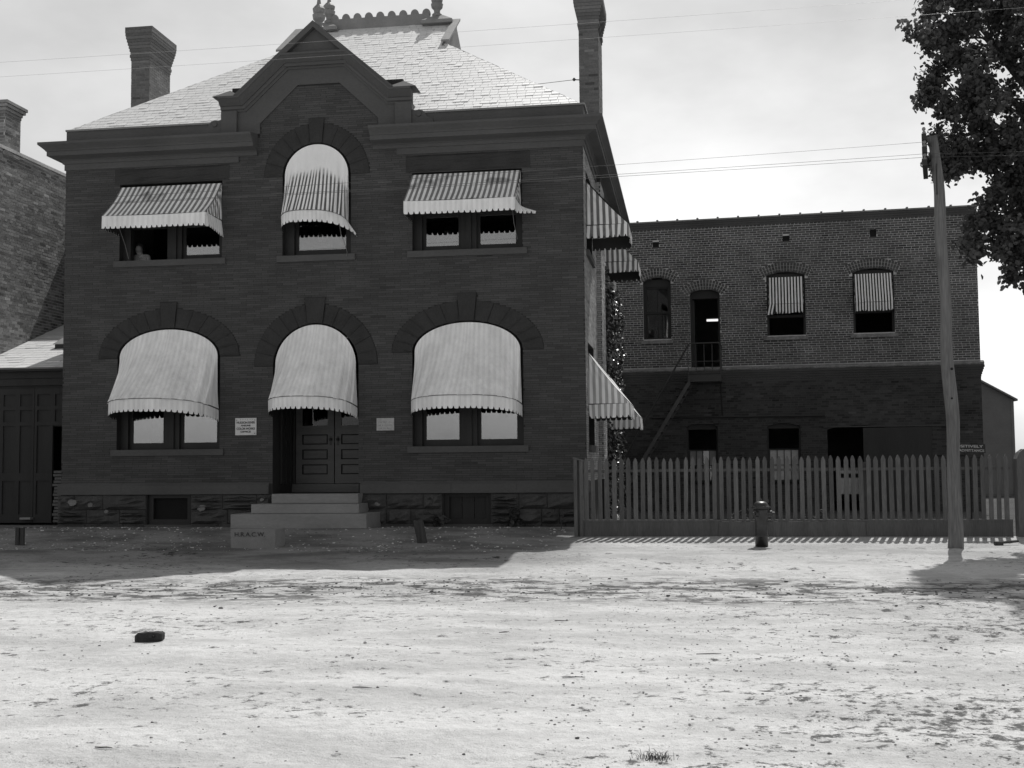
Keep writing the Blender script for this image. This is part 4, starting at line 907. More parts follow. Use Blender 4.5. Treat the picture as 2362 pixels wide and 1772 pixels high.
# ------------------------------------------------------------------ rear brick annex across the yard
A0, A1 = Vector((0, 13.1, 0)), Vector((9.95, 12.4, 0)); au = (A1-A0).normalized(); an = Vector((au.y, -au.x, 0))
FX = Frame(A0, au, an); AW = 9.9; UL = -3.0
annex = thing('brick_annex', 'long two-storey common brick annex with pale mortar joints behind the yard', 'building', tuple(A0+au*4.5-an*4))
oi = [arch_hole(1.01, .41, 6.44, .14, 4.72), arch_hole(2.395, .43, 6.02, .16, 3.86), arch_hole(4.70, .54, 6.46, .13, 4.72), arch_hole(7.11, .56, 6.46, .13, 4.72),
      arch_hole(2.25, .45, 2.15, .12, .5), arch_hole(4.55, .47, 2.12, .12, .5), arch_hole(6.65, .9, 2.02, .14, -.5), rect_hole(7.56, 8.52, -.5, 2.05)]
VE = [(.91, 1.10, 7.45, 7.64), (4.65, 4.84, 7.45, 7.65), (7.06, 7.24, 7.46, 7.66)]
vh_ = [rect_hole(*v) for v in VE]
def seg_hole(uc, a, zs, b, rows):
    r0 = (a*a+b*b)/(2*b); zc_ = zs+b-r0; half = math.asin(min(1, a/r0))+.02; R_ = r0+rows*.098+.002
    def f(z):
        h = R_*R_-(z-zc_)**2
        if z < zs-.03 or h <= 0: return None
        h = min(math.sqrt(h), (z-zc_)*math.tan(half)+.006); return (uc-h, uc+h)
    return f
oo = [seg_hole(1.01, .47, 6.41, .14, 3), rect_hole(.60, 1.42, 4.62, 6.5), seg_hole(2.395, .49, 5.99, .16, 3), rect_hole(1.965, 2.825, 3.86, 6.1), seg_hole(4.70, .60, 6.43, .13, 3), rect_hole(4.16, 5.24, 4.60, 6.5),
      seg_hole(7.11, .62, 6.43, .13, 3), rect_hole(6.55, 7.67, 4.60, 6.5)] + vh_ + oi[4:]
def back_hole(z): return (1.98, 2.42) if 6.13 < z < 6.29 else None
obj('wall', core(FX, -.5, 3.4, [(UL, AW)], oi, .065, .36), 'mortar_soot_shade', annex); obj('wall', core(FX, 3.4, 8.2, [(UL, AW)], oi+vh_, .064, .36), 'mortar', annex)
mb = bricks(FX, 3.90, 8.18, [(UL, AW)], oo, .065, .212, .011, .005, 7, 41, .7, 1.35, odd=.1); obj('brickwork', mb, 'brick_red', annex, kind='stuff')
mb = core(FX, -.5, 3.465, [(UL, AW)], oi, .061, .02, w=.021); obj('plinth', mb, 'mortar_soot_shade', annex)
mb = bricks(FX, -.4, 3.435, [(UL, AW)], oi, .065, .212, .011, .005, 7, 42, .4, .8, w=.021); obj('brickwork', mb, 'brick_red', annex, kind='stuff')  # lower courses darkened too: soot and deeper shade put into their tone
obj('rear_wall', core(Frame(A0-an*8.2, au, an), -.5, 8.1, [(UL, AW)], [back_hole], .06, .3), 'brick_old', annex)
mb = MB(); fbox(mb, FX, AW-.36, AW, -.5, 8.1, -8.2, -.361); fbox(mb, FX, UL, UL+.36, -.5, 8.1, -8.2, -.361); obj('side_wall', mb, 'brick_old', annex)
mb = MB(); fbox(mb, FX, UL, AW, 8.0, 8.12, -8.2, -.361); fbox(mb, FX, UL+.36, AW-.36, 3.6, 3.75, -8.2, -.361); obj('flat_roof', mb, 'black', annex)
# stone belt on corbelled courses
mb = MB(); n = 60
mb.grid([[FX(UL+(AW+.08-UL)*i/n, z+.012*mnoise.noise((i*1.7, z*9, 0)), w_+.012*mnoise.noise((i*1.3, z*7, 4))) for i in range(n+1)] for z, w_ in ((3.76, .0), (3.765, .10), (3.80, .125), (3.83, .12), (3.87, .03), (3.89, -.01))]); mb.add([FX(AW+.08, z, w_) for z, w_ in ((3.76, .0), (3.765, .10), (3.80, .125), (3.83, .12), (3.87, .03))], [(0, 1, 2, 3, 4)]); obj('belt_course', mb, 'belt', annex)
for k in range(5):
    m_ = MB(); e = .11-.02*k; fbox(m_, FX, UL, AW+e-.02, 3.695-k*.065, 3.756-k*.065, -.05, e, .8); obj('corbel_course', m_, 'brick_red', annex)
for z, e in ((7.98, .02), (8.045, .03), (8.11, .04)):
    m_ = MB(); fbox(m_, FX, UL, AW+e, z, z+.06, -.05, e, .9); obj('corbel_course', m_, 'brick_red', annex)
u = UL; k = 0
while u < AW:
    m_ = MB(); q = min(u+.585, AW+.06); fbox(m_, FX, u, q-.004, 8.18, 8.225, -.4, .06); fbox(m_, FX, q-.06, q-.004, 8.225, 8.262, -.4, .07); obj('coping_tile', m_, 'brick_old', annex); u += .585
def ring(uc, a, zs, b, rows, n, seed):
    m_ = MB(); rg = random.Random(seed); r0 = (a*a+b*b)/(2*b); zc_ = zs+b-r0; half = math.asin(min(1, a/r0))+.02; ext = .06
    for r_ in range(rows):
        ra, rb = r0+r_*.098+.006, r0+(r_+1)*.098-.004
        for i in range(n):
            p, q = -half+2*half*i/n+.0035/r0*2, -half+2*half*(i+1)/n-.0035/r0*2
            P_ = lambda t, rr, w_: FX(uc+rr*math.sin(t), zc_+rr*math.cos(t), w_)
            m_.add([P_(p, ra, .012), P_(q, ra, .012), P_(q, rb, .012), P_(p, rb, .012), P_(p, ra, -.08), P_(q, ra, -.08), P_(q, rb, -.08), P_(p, rb, -.08)], [(0, 1, 2, 3), (0, 4, 5, 1), (1, 5, 6, 2), (2, 6, 7, 3), (3, 7, 4, 0)], rg.uniform(.75, 1.4))
    return obj('brick_arch', m_, 'brick_red', annex, kind='stuff')
ring(1.01, .47, 6.41, .14, 3, 14, 1); ring(2.395, .49, 5.99, .16, 3, 15, 2); ring(4.70, .60, 6.43, .13, 3, 17, 3); ring(7.11, .62, 6.43, .13, 3, 18, 4); ring(6.65, .95, 2.0, .16, 2, 26, 5)
for a, b, z0_, z1_ in VE:
    m_ = MB(); fbox(m_, FX, a, b, z0_, z1_, -.12, -.04); obj('vent', m_, 'black', annex)
for a, b, z in ((.54, 1.47, 4.71), (4.05, 5.30, 4.71), (6.46, 7.75, 4.71)):
    m_ = MB(); fbox(m_, FX, a, b, z-.10, z, -.2, .06); obj('sill', m_, 'belt', annex)
def awin(a, b, z0_, z1_, zr, parts=2, gl='glass', open_=0., m='wood_dark', bars=1):
    m_ = MB(); fbox(m_, FX, a, a+.06, z0_, z1_, -.24, -.1); fbox(m_, FX, b-.06, b, z0_, z1_, -.24, -.1); fbox(m_, FX, a+.06, b-.06, z1_-.14, z1_+zr, -.24, -.102); f_ = obj('window', m_, m, annex)
    zm = (z0_+z1_-.14)/2; sash(FX, a+.06, b-.06, zm, z1_-.14, -.13, f_, m, .05, .05, .05, gl, bars)
    sash(FX, a+.06, b-.06, z0_+open_, zm+.03+open_, -.18, f_, m, .05, .08, .05, gl, bars); return f_
awin(.60, 1.42, 4.72, 6.44, .08, gl='glass_dim', m='wood_shed'); awin(4.16, 5.24, 4.72, 6.46, .08, open_=.55); awin(6.55, 7.67, 4.72, 6.46, .08, open_=.6)
m_ = MB(); fbox(m_, FX, 1.965, 2.03, 3.86, 6.02, -.24, -.1); fbox(m_, FX, 2.765, 2.825, 3.86, 6.02, -.24, -.1); fbox(m_, FX, 2.03, 2.765, 5.9, 6.13, -.24, -.102); obj('door_frame', m_, 'wood_shed', annex)
m_ = MB(); fbox(m_, FX, 2.03, 2.08, 3.9, 5.9, -.95, -.24); ad = obj('door', m_, 'wood_dark', annex)
# ground floor: sash windows with pale lower lights, arched gateway and sliding door
for a, b, blind in ((1.80, 2.70, 'glass_dim'), (4.08, 5.02, 'shade_cloth')):
    m_ = MB(); fbox(m_, FX, a, a+.05, .5, 2.15, -.24, -.1); fbox(m_, FX, b-.05, b, .5, 2.15, -.24, -.1); fbox(m_, FX, a+.05, b-.05, 2.08, 2.24, -.24, -.102); f_ = obj('window', m_, 'wood_dark', annex)
    s_ = sash(FX, a+.05, b-.05, .55, 1.50, -.16, f_, 'wood_dark', .03, .06, .035, None, 3, 1)
    x0_, x1_ = a+.08, b-.08; dw = (x1_-x0_)/4
    for i in range(4):
        for j in range(2):
            q = MB(); fbox(q, FX, x0_+i*dw, x0_+(i+1)*dw, .62+j*.42, .62+(j+1)*.42, -.186, -.18); obj('pane', q, 'sign_worn' if blind == 'shade_cloth' else ('metal_grey' if (i+j) % 3 else 'glass_dim'), s_)
m_ = MB(); fbox(m_, FX, 6.72, 8.55, -.4, 2.06, .03, .08); sdr = obj('sliding_door', m_, 'wood_dark', annex)
m_ = MB(); fbox(m_, FX, 5.65, 9.2, 2.085, 2.12, .04, .09); obj('door_track', m_, 'iron', annex)
m_ = MB(); m_.tube([FX(.8, 2.44, .06), FX(5.7, 2.43, .06)], .03, 8); obj('pipe', m_, 'iron', annex)
m_ = MB(); fbox(m_, FX, 6.0, 6.75, .78, .9, -.34, -.28); fbox(m_, FX, 6.0, 6.75, .2, .66, -.34, -.3); obj('counter', m_, 'sign_worn', annex)
# its two awnings
CB = ['can_bold', 'can_in']
flat_awning(FX, 'boldly striped awning with slack cloth over the annex window nearer the stair', 4.22, 5.18, 6.42, .30, 5.62, .22, CB, 11, .1, .05, seed=21, sag=.05, crease=.03, ragged=.4, wind=lambda f, v: (-.06*v*(f < .3), -.04*v*(f < .3), 0))
flat_awning(FX, 'boldly striped taut awning over the annex window nearer the pole', 6.60, 7.62, 6.42, .32, 5.58, .21, CB, 13, .1, .04, seed=22, sag=.02)
# iron stair and landing
stair = thing('iron_stair', 'dark iron outside stair with railed landing climbing to the annex door', 'staircase', FX(1.6, -.2, .5))
LW, ZL = .95, 3.60
m_ = MB(); fbox(m_, FX, 1.95, 2.85, ZL-.06, ZL, .03, LW); obj('landing', m_, 'iron', stair)
m_ = MB(); fbox(m_, FX, 1.93, 2.87, ZL-.19, ZL-.061, LW-.05, LW); fbox(m_, FX, 2.81, 2.86, ZL-.19, ZL-.061, .03, LW-.05); obj('landing_beam', m_, 'iron', stair)
m_ = MB(); m_.tube([FX(1.95, ZL+.84, LW-.02), FX(2.0, ZL+.90, LW-.02), FX(2.8, ZL+.90, LW-.02), FX(2.85, ZL+.87, LW-.03), FX(2.85, ZL+.87, .02)], .022, 6); m_.tube([FX(1.95, ZL+.38, LW-.02), FX(2.85, ZL+.38, LW-.02), FX(2.85, ZL+.38, .02)], .013, 6); m_.tube([FX(1.95, ZL+.04, LW-.02), FX(2.85, ZL+.04, LW-.02)], .013, 6); obj('rail', m_, 'iron', stair)
for k in range(5):
    x = 1.95+k*.225; m_ = MB(); m_.tube([FX(x, ZL-.05, LW-.02), FX(x, ZL+.9, LW-.02)], .012, 6); obj('baluster', m_, 'iron', stair)
for k in range(3):
    m_ = MB(); m_.tube([FX(2.85, ZL-.05, .1+k*.3), FX(2.85, ZL+.87, .1+k*.3)], .012, 6); obj('baluster', m_, 'iron', stair)
m_ = MB(); m_.tube([FX(2.84, ZL-.15, LW-.05), FX(2.84, 2.5, .05)], .02, 6); obj('bracket', m_, 'iron', stair)
S0, S1 = (2.0, ZL-.12), (-.30, -.25)
for w_ in (LW-.04, .12):
    m_ = MB(); (a, b), (c, d) = S0, S1; m_.hull8([FX(c, d-.13, w_+.03), FX(a, b-.13, w_+.03), FX(a, b-.13, w_-.03), FX(c, d-.13, w_-.03), FX(c, d+.06, w_+.03), FX(a, b+.06, w_+.03), FX(a, b+.06, w_-.03), FX(c, d+.06, w_-.03)]); obj('stringer', m_, 'stone_smooth', stair)
for k in range(18):
    t = (k+.5)/18; x, z = S0[0]+(S1[0]-S0[0])*t, S0[1]+(S1[1]-S0[1])*t+.05; m_ = MB(); fbox(m_, FX, x-.11, x+.11, z, z+.035, .12, LW-.04); obj('tread', m_, 'wood_dark', stair)
m_ = MB(); m_.tube([FX(1.95, ZL+.84, LW-.02), FX(S1[0], S1[1]+.85, LW-.02), FX(S1[0], S1[1]-.1, LW-.02)], .026, 6); obj('handrail', m_, 'iron', stair)

# ------------------------------------------------------------------ left neighbours: old brick building, shed with panelled doors
FL = Frame((-12.6, 0, 0), (0, 1, 0), (1, 0, 0))
left = thing('old_brick_building', 'tall old brick building with rough pale-jointed side wall and chimney left of the office', 'building', (-15, 6, 0))
mb = core(FL, -.3, 8.0, [(.62, 14)], [], 8.3, .4); mb.box(-19, -12.999, .62, 1.0, -.3, 8.0).box(-19, -12.6, 13.6, 13.99, -.3, 8).box(-19, -18.6, 1.0, 13.6, -.3, 8).box(-18.6, -13, 1.0, 13.6, 7.7, 7.9); obj('wall', mb, 'mortar_old', left)
mb = bricks(FL, 0., 7.95, [(.62, 14)], [], .068, .215, .013, .007, 6, 51, .6, 1.4, odd=.16); obj('brickwork', mb, 'brick_old', left, kind='stuff')
mb = bricks(Frame((0, .62, 0), (1, 0, 0), (0, -1, 0)), 0., 7.95, [(-19, -12.6)], [], .068, .215, .013, .007, 6, 52, .6, 1.2); obj('brickwork', mb, 'brick_old', left, kind='stuff')
u = .62
while u < 13.9:
    m_ = MB(); q = min(14., u+.6); fbox(m_, FL, u, q-.006, 8.0, 8.07, -.42, .05); obj('coping_stone', m_, 'mortar_old', left); u += .6
stack(-13.05, -12.56, 1.36, 1.95, 7.9, 9.1, left, .068, 'brick_old', 'mortar_old', 8.78, 15, .6, 1.2)
mb = MB(); mb.box(-12.598, -10.39, 4.95, 8.5, 0, 7.75); obj('unseen_rear_wing', mb, 'brick_old', left)  # unseen block, added and sized for its shadow across the shed roof
shed = thing('coach_shed', 'low shed with pale slate lean-to roof and tall dark panelled doors', 'shed', (-11.5, 2, 0))
SY = .62; FSH = Frame((0, SY, 0), (1, 0, 0), (0, -1, 0))
mb = MB(); mb.box(-12.59, -10.39, SY+.05, SY+.2, 2.78, 3.18).box(-12.59, -12.45, SY+.05, SY+.2, 0, 2.78).box(-12.59, -10.39, SY+1.6, SY+1.7, 0, 3.2); obj('wall', mb, 'wood_shed', shed)
mb = MB(); fbox(mb, FSH, -12.59, -10.39, 2.84, 2.98, -.05, .03); fbox(mb, FSH, -12.59, -10.39, 2.985, 3.12, -.05, .06); fbox(mb, FSH, -12.59, -10.39, 3.12, 3.17, -.1, .22); obj('fascia', mb, 'wood_shed', shed)
ss = .36; sl_ = math.hypot(1, ss)
mb = MB(); mb.add([(-12.59, .36, 3.19), (-10.39, .36, 3.19), (-10.39, 4.94, 3.19+ss*4.58), (-12.59, 4.94, 3.19+ss*4.58), (-12.59, .36, 3.16), (-10.39, .36, 3.16), (-10.39, 4.94, 3.16+ss*4.58), (-12.59, 4.94, 3.16+ss*4.58)], [(0, 1, 2, 3), (7, 6, 5, 4), (0, 4, 5, 1)]); sr = obj('roof', mb, 'slate_dark', shed)
mb = slates((-12.59, .34, 3.19), (1, 0, 0), (0, 1/sl_, ss/sl_), 4.58*sl_, lambda s_: (0, 2.2), .2, .3, 61); obj('slates', mb, 'slate', sr, kind='stuff')
m_ = MB(); yk = 1.75; zk = 3.19+ss*(yk-.36)
m_.hull8([(-11.55, yk, zk), (-10.9, yk, zk), (-10.9, yk+.6, zk+ss*.6), (-11.55, yk+.6, zk+ss*.6), (-11.55, yk, zk+.10), (-10.9, yk, zk+.10), (-10.9, yk+.6, zk+ss*.6+.16), (-11.55, yk+.6, zk+ss*.6+.16)]); sk_ = obj('skylight', m_, 'wood_dark', shed)
m_ = MB(); m_.add([(-11.58, yk-.03, zk+.103), (-10.87, yk-.03, zk+.103), (-10.87, yk+.63, zk+ss*.6+.175), (-11.58, yk+.63, zk+ss*.6+.175), (-11.58, yk-.03, zk+.115), (-10.87, yk-.03, zk+.115), (-10.87, yk+.63, zk+ss*.6+.187), (-11.58, yk+.63, zk+ss*.6+.187)], [(0, 3, 2, 1), (4, 5, 6, 7), (0, 1, 5, 4), (1, 2, 6, 5), (2, 3, 7, 6), (3, 0, 4, 7)]); obj('skylight_lid', m_, 'metal_grey', sk_)
def shed_leaf(x0_, x1_, cols, cut=None):
    m_ = MB(); xr = cut if cut else x1_; rails = [(.05, .22), (.90, 1.06), (2.02, 2.10), (2.34, 2.42), (2.66, 2.78)]
    fbox(m_, FSH, x0_, xr, .05, 2.0, -.06, -.03); fbox(m_, FSH, x0_, x1_, 2.0, 2.78, -.06, -.03)
    for z0_, z1_ in rails: fbox(m_, FSH, x0_, (xr if z1_ < 2.0 else x1_), z0_, z1_, -.031, 0)
    n = cols; stile = [x0_+(x1_-x0_)*i/n for i in range(n+1)]
    for i, sx in enumerate(stile):
        e = .055; a, b = max(x0_, sx-e), min(x1_, sx+e)
        for (p, q), (r_, s_) in zip(rails, rails[1:]):
            bb = min(b, xr) if s_ <= 2.1 else b
            if bb-a > .01: fbox(m_, FSH, a, bb, q, r_, -.031, -.001)
    return obj('door', m_, 'wood_shed', shed)
shed_leaf(-12.44, -11.34, 3); shed_leaf(-11.33, -10.55, 2, -10.93)
m_ = MB(); fbox(m_, FSH, -11.55, -11.32, .12, .16, -.02, .12); obj('door_stop', m_, 'step', shed)
for k in range(16):
    m_ = MB(); x = -10.88+.02*math.sin(k*2.1); m_.box(x, x+.40, SY-.02+.012*math.sin(k*5), SY+.3, .06+k*.066, .06+k*.066+.05)
    tag(obj('stacked_board', m_, 'board'), 'short rough board in the stack inside the open shed door', 'board', 'boards stacked in the shed doorway')

# ------------------------------------------------------------------ clapboard house far right
cl = thing('clapboard_house', 'plain grey clapboard gable-ended house beyond the annex', 'house', (11.2, 29, -.3))
HX0, HX1, HY, HZ, HP = 8.2, 14.18, 26., 3.42, 5.15
mb = MB(); mb.prism([(HX0, -.3), (HX1, -.3), (HX1, HZ), ((HX0+HX1)/2, HP), (HX0, HZ)], lambda a, b, d: (a, d, b), HY, HY+7); obj('wall', mb, 'clap', cl)
mb = MB(); z = -.2; k = 0
while z < HP-.15:
    h = 0 if z < HZ else (z-HZ)/(HP-HZ); a, b = HX0+(HX1-HX0)/2*h, HX1-(HX1-HX0)/2*h
    mb.add([(a, HY-.022, z), (b, HY-.022, z), (b, HY-.004, z+.12), (a, HY-.004, z+.12), (a, HY, z), (b, HY, z)], [(0, 1, 2, 3), (4, 5, 1, 0)], 1+.1*math.sin(k*3.3)); z += .115; k += 1
obj('clapboards', mb, 'clap', cl, kind='stuff')
for s_, xe in ((1, HX1), (-1, HX0)):
    xm = (HX0+HX1)/2; m_ = MB(); m_.hull8([(xe+s_*.12, HY-.2, HZ-.07), (xm, HY-.2, HP), (xm, HY+7.2, HP), (xe+s_*.12, HY+7.2, HZ-.07), (xe+s_*.12, HY-.2, HZ+.0), (xm, HY-.2, HP+.08), (xm, HY+7.2, HP+.08), (xe+s_*.12, HY+7.2, HZ+.0)]); obj('roof_slope', m_, 'slate_dark', cl)
m_ = MB(); m_.box(HX1-.1, HX1+.01, HY-.03, HY, -.3, HZ); obj('corner_board', m_, 'clap', cl)

# ------------------------------------------------------------------ trees
def tree(name, label, x, y, z0_, trunk_h, blobs, nleaf, size, seed, tr=.22, droop=0., spr=.075):
    rg = random.Random(seed); t = thing(name, label, 'tree', (x, y, z0_)); tb_ = MB()
    top = Vector((x+.2, y+.1, z0_+trunk_h))
    tb_.tube([(x, y, z0_-.3), (x+.03, y, z0_+trunk_h*.4), tuple(top)], [tr*1.25, tr, tr*.75], 12)
    lv = MB(); tips = []
    for (bx, by, bz, br) in blobs:
        c = Vector((bx, by, bz)); m1 = top.lerp(c, .5)+Vector((rg.uniform(-.3, .3), rg.uniform(-.3, .3), .3)); tb_.tube([top-Vector((0, 0, rg.uniform(.1, .8))), m1, c], [tr*.4, tr*.25, .03], 7)
        for k in range(max(6, int(br*22))):
            d_ = Vector((rg.gauss(0, 1), rg.gauss(0, 1), rg.gauss(0, .8))).normalized()*br*rg.uniform(.65, 1.05); e = c+d_
            tb_.tube([c.lerp(m1, rg.uniform(0, .3)), c+d_*.5+Vector((0, 0, .08)), e], [.02, .010, .003], 4); tips.append((c+d_*.5, e, br))
    per = nleaf//len(tips)
    for a, b, br in tips:
        for k in range(per):
            f = rg.random()**.7; p = a.lerp(b, f*1.25)+Vector((rg.gauss(0, 1), rg.gauss(0, 1), rg.gauss(0, 1)-droop))*spr
            leaf_mb(lv, p, Vector((rg.gauss(0, .8), rg.gauss(0, .8), rg.uniform(.1, 1))), size*rg.uniform(.65, 1.25), rg, rg.uniform(.6, 1.5), 1.35, .15)
    obj('trunk', tb_, 'bark', t, smooth=True); obj('crown', lv, 'leaf', t, kind='stuff'); return t
B_ = [(6.35, -1.1, 9.3, .8), (6.2, -1.2, 8.2, .6), (6.3, -1.2, 6.4, .45), (6.9, -1.5, 4.75, .55), (7.4, -1.3, 4.5, .5), (6.2, -1.0, 7.45, .4), (8.0, -1.2, 8.6, 1.35), (7.0, -1.0, 8.4, .95), (7.3, -1.4, 7.2, 1.1), (6.65, -.9, 7.3, .75), (8.2, -1.0, 6.6, 1.3), (7.2, -.9, 6.2, .95), (8.2, -.8, 5.4, 1.1), (7.3, -1.2, 5.3, .75), (9.4, -1.5, 7.6, 1.7), (9.2, -.6, 9.4, 1.6), (7.4, -1.6, 9.7, 1.2), (9.0, .6, 6.6, 1.4), (9.6, -2.4, 6.2, 1.4), (10.4, -.4, 8.6, 1.8), (6.75, -1.1, 6.35, .5), (7.75, -2.2, 4.95, .55)]
tree('shade_tree', 'large dark leafy tree overhanging the pole and fence end', 9.6, -.6, -.1, 4.6, B_, 46000, .072, 5, .26)
tree('distant_tree', 'far pale leafy tree beyond the clapboard house', 21.5, 40, -.3, 1.5, [(21.5, 40, 2.8, 1.9), (20.3, 40, 1.8, 1.3), (23, 41, 3.2, 2.), (20.0, 39, 3.0, .8)], 6000, .16, 8, .2, spr=.2)

# ------------------------------------------------------------------ people at the upper windows
def person(label, x, y, z, h, lean, turn, blouse, arms='down', seed=1):
    k = h/1.65; c, s = math.cos(turn), math.sin(turn)
    W_ = lambda a, b, q: Vector((x+a*k*c-b*k*s, y+a*k*s+b*k*c, z+q*k))
    hip = (0, 0, .86); ch = (0, -.38*math.sin(lean), .86+.38*math.cos(lean)); nk = (0, -.56*math.sin(lean), .86+.54*math.cos(lean)); hd0 = (0, nk[1]-.04, nk[2]+.075); hd1 = (0, nk[1]-.05, nk[2]+.20)
    J = [hip, (0, ch[1]*.5, (.86+ch[2])/2), ch, nk, hd0, ((0), hd0[1]-.015, hd0[2]+.07), hd1]; rad = [(.165, .12), (.135, .105), (.165, .115), (.06, .06), (.085, .09), (.105, .12), (.085, .095)]
    E = [(0, 1), (1, 2), (2, 3), (3, 4), (4, 5), (5, 6)]
    for sg in (-1, 1):
        n = len(J); J += [(sg*.09, .0, .80), (sg*.10, .02, .44), (sg*.10, .03, .08), (sg*.11, -.12, .03)]; rad += [(.09, .09), (.06, .06), (.042, .045), (.035, .03)]; E += [(0, n), (n, n+1), (n+1, n+2), (n+2, n+3)]
        n = len(J); sh = (sg*.17, ch[1]-.02, ch[2]+.10)
        if arms == 'sill': el, wr, ha = (sg*.24, ch[1]-.14, ch[2]-.16), (sg*.08, ch[1]-.34, ch[2]-.20), (sg*.02, ch[1]-.42, ch[2]-.20)
        else: el, wr, ha = (sg*.23, ch[1]+.03, ch[2]-.20), (sg*.21, ch[1]-.12, ch[2]-.40), (sg*.20, ch[1]-.16, ch[2]-.48)
        J += [sh, el, wr, ha]; rad += [(.062, .062), (.045, .045), (.03, .03), (.035, .022)]; E += [(2, n), (n, n+1), (n+1, n+2), (n+2, n+3)]
        for f in range(5):     # five short finger chains
            m = len(J); o_ = (f-2)*.016; fl = .05+.012*(2-abs(f-2))
            J += [(ha[0]+o_, ha[1]-fl*.6, ha[2]-.02), (ha[0]+o_*1.1, ha[1]-fl, ha[2]-.045)]; rad += [(.010, .010), (.008, .008)]; E += [(n+3, m), (m, m+1)]
    n = len(J); J += [(0, hd0[1]-.105, hd0[2]+.055)]; rad += [(.014, .018)]; E += [(5, n)]      # nose
    me = bpy.data.meshes.new('person'); me.from_pydata([W_(*p) for p in J], E, []); o_ = bpy.data.objects.new('person', me); COL.objects.link(o_)
    md = o_.modifiers.new('skin', 'SKIN'); md.use_smooth_shade = True
    for i, sv_ in enumerate(me.skin_vertices[0].data): sv_.radius = (rad[i][0]*k, rad[i][1]*k); sv_.use_root = (i == 0)
    o_.modifiers.new('sub', 'SUBSURF').levels = 2
    bpy.context.view_layer.update(); dg = bpy.context.evaluated_depsgraph_get(); m2 = bpy.data.meshes.new_from_object(o_.evaluated_get(dg)); bpy.data.objects.remove(o_)
    vz = nk[2]*k+z; ha_c = [W_(*J[i]) for i in range(len(J)) if rad[i][0] <= .035 and J[i][2] > .3]
    mbp = MB(); mbp.add([v.co for v in m2.vertices], [tuple(p.vertices) for p in m2.polygons])
    mbp.mi = [0 if (p.center.z > vz+.03 or min((p.center-q).length for q in ha_c) < .05*k) else (1 if p.center.z > z+.9*k else 2) for p in m2.polygons]; bpy.data.meshes.remove(m2)
    o_ = obj('person', mbp, None, None, smooth=True, mats=['skin', blouse, 'cloth_dark']); tag(o_, label, 'person')
    hm = MB(); cc = W_(0, hd0[1]+.02, hd0[2]+.085)
    rows = []
    for i in range(7):
        ph = math.pi*.5*i/6; rows.append([tuple(cc+Vector((math.cos(q)*math.cos(ph)*.092*k, math.sin(q)*math.cos(ph)*.105*k+.012, math.sin(ph)*.115*k-(.05*k if math.sin(q) > .1 else 0)*math.cos(ph)))) for q in [2*math.pi*j/14 for j in range(15)]])
    hm.grid(rows); obj('hair', hm, 'hair', o_, smooth=True)
    for sg in (-1, 1):
        e = MB(); p = W_(sg*.03, hd0[1]-.083, hd0[2]+.075); e.lathe([(.004*k, -.008), (.012*k, -.004), (.012*k, .003), (.004*k, .006)], tuple(p), 8); obj('eye', e, 'black', o_)
    return o_
person('person in a pale print blouse leaning on the sill of the open upper window', -9.02, .66, 4.2, 1.50, .45, .1, 'blouse', 'sill')
person('person in dark clothes looking out behind the gable window', -5.31, .85, 4.2, 1.62, .1, .1, 'cloth_dark')
person('person in dark clothes behind the upper window with the windblown awning', -2.72, .85, 4.2, 1.60, .12, -.1, 'cloth_dark')

# ------------------------------------------------------------------ litter on the road
def pebble(m_, x, y, r_, rg, sh, flat=.55):
    z = gz(x, y); vs_ = []; a0 = rg.uniform(0, 6.28)
    for k in range(5): a = a0+k*1.2566; q = r_*rg.uniform(.7, 1.2); vs_.append((x+q*math.cos(a), y+q*math.sin(a), z+r_*.05))
    for k in range(5): a = a0+k*1.2566+.4; q = r_*rg.uniform(.45, .8); vs_.append((x+q*math.cos(a), y+q*math.sin(a), z+r_*flat*rg.uniform(.7, 1.2)))
    m_.add(vs_, [(5, 6, 7, 8, 9)]+[(k, (k+1) % 5, 5+k) for k in range(5)]+[((k+1) % 5, 5+(k+1) % 5, 5+k) for k in range(5)], sh)
rg = random.Random(99); mb = MB()
for k in range(7000):
    u = rg.random()
    if u < .40: x, y, r_, s_ = rg.uniform(1.0, 7.5), rg.uniform(-17, -7.5), abs(rg.gauss(.003, .004))+.002, rg.choice((.4, .6, .9, 1.2))
    elif u < .62: x, y, r_, s_ = rg.uniform(-9, 4), rg.uniform(-17, -8), abs(rg.gauss(.003, .004))+.002, rg.choice((.4, .6, 1.))
    elif u < .80: x, y, r_, s_ = rg.uniform(-9, 6), rg.gauss(-7.4, .6), abs(rg.gauss(.006, .007))+.003, rg.choice((.25, .4, .6))
    else: x, y, r_, s_ = rg.uniform(-11, -.2), rg.uniform(-3.6, -.3), abs(rg.gauss(.010, .007))+.004, rg.choice((.5, 1.2, 1.9))
    pebble(mb, x, y, r_, rg, s_)
tag(obj('gravel', mb, 'gravel', kind='stuff'), 'loose gravel and crumbs of dirt scattered over the road', 'gravel')
mb = MB(); R0 = Vector((-2.86, -11.95, gz(-2.86, -11.95)))
rows = []
for i in range(9):
    t = i/8; row = []
    for k in range(10):
        q = 2*math.pi*k/10; ca, sa = math.cos(q), math.sin(q); e = 1-.35*(abs(2*t-1)**6)
        row.append((R0.x-.125+.25*t+.01*mnoise.noise((t*4, ca*2, 1)), R0.y+.055*math.copysign(abs(ca)**.5, ca)*e+.012*mnoise.noise((t*5, ca*2, sa*2)), R0.z+.04+.048*math.copysign(abs(sa)**.5, sa)*e+.02*(t-.5)+.012*mnoise.noise((t*5+9, ca*2, sa*2))))
    rows.append(row+[row[0]])
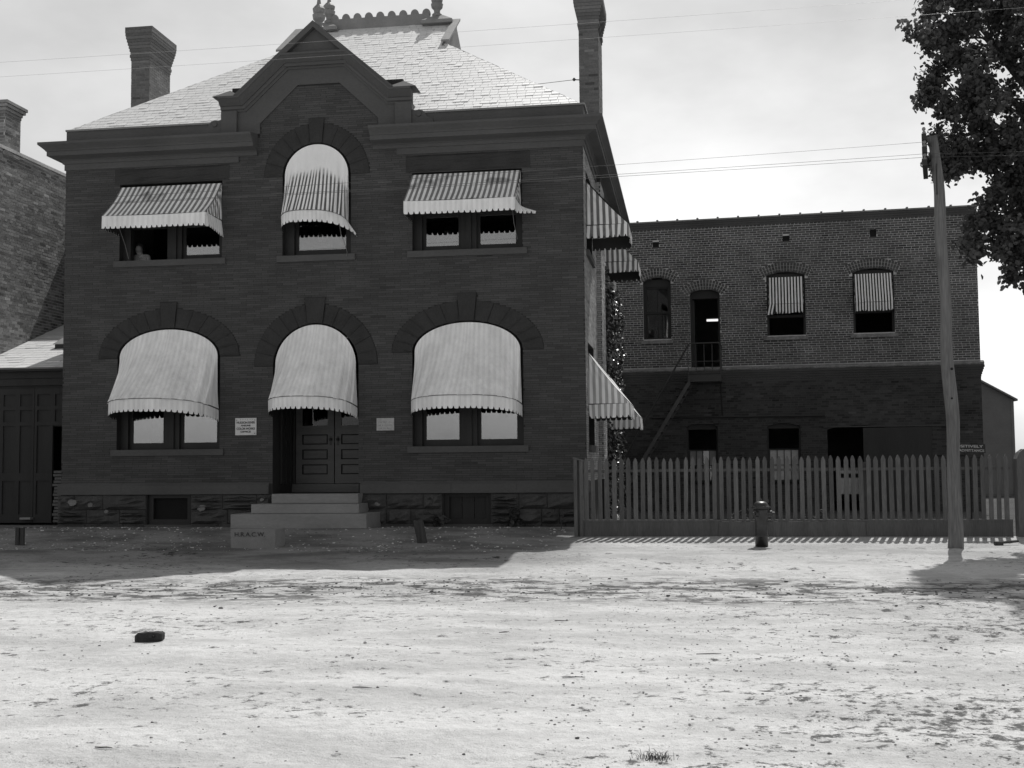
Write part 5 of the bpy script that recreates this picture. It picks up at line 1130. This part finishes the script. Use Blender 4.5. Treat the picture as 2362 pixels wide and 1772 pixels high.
mb.grid(rows); mb.add(rows[0][:-1], [tuple(range(10))]); mb.add(rows[-1][:-1], [tuple(range(9, -1, -1))])
o = tag(obj('brick_lump', mb, 'rubble'), 'dark broken brick lying alone on the pale road', 'brick')
mb = MB(); mb.tube([(R0.x+.06, R0.y-.05, R0.z+.055), (R0.x+.06, R0.y-.072, R0.z+.055)], [.014, .008], 8); obj('hole', mb, 'black', o)
rg = random.Random(31); mb = MB(); tx, ty = 1.68, -15.86
for k in range(130):
    x, y = tx+rg.gauss(0, .04), ty+rg.gauss(0, .03); z = gz(x, y)-.005; a = rg.uniform(0, 6.28); l_ = rg.uniform(.015, .06); e = Vector((math.cos(a), math.sin(a), 0))*l_*rg.uniform(.2, .9)
    mb.tube([(x, y, z), Vector((x, y, z+l_*.6))+e*.4, Vector((x, y, z+l_*rg.uniform(.5, .95)))+e], [.0012, .001, .0004], 4, rg.uniform(.6, 1.6))
tag(obj('grass_tuft', mb, 'weed'), 'small dry tuft of grass in the middle of the road', 'grass')
mb = MB(); z = gz(6.6, -2.6); mb.box(6.5, 6.62, -2.66, -2.56, z-.01, z+.05); mb.tube([(6.55, -2.6, z+.03), (6.85, -2.62, z+.06)], .02, 6); tag(obj('wood_scrap', mb, 'stump'), 'broken scrap of wood lying by the gate post', 'scrap')
for i, (x, y, l_, a) in enumerate(((1.05, -13.6, .16, 0.05), (2.0, -12.4, .2, .2), (-.3, -14.2, .14, -.1), (2.35, -13.9, .12, .1), (.2, -11.3, .1, .6), (-3.6, -10.2, .12, .1), (-1.2, -16.0, .1, -.05), (.6, -10.2, .14, -.2))):
    z = gz(x, y)+.006; mb = MB(); d_ = Vector((math.cos(a), math.sin(a), 0))*l_/2; c = Vector((x, y, z)); mb.tube([c-d_, c-d_*.3+Vector((0, .006*(i % 3-1), .001)), c+d_*.35+Vector((0, -.007*(i % 2), .002)), c+d_], [.003, .004, .0035, .0015], 6)
    tag(obj('twig', mb, 'stump'), 'thin dark twig lying on the pale road', 'twig', 'twigs on the road')
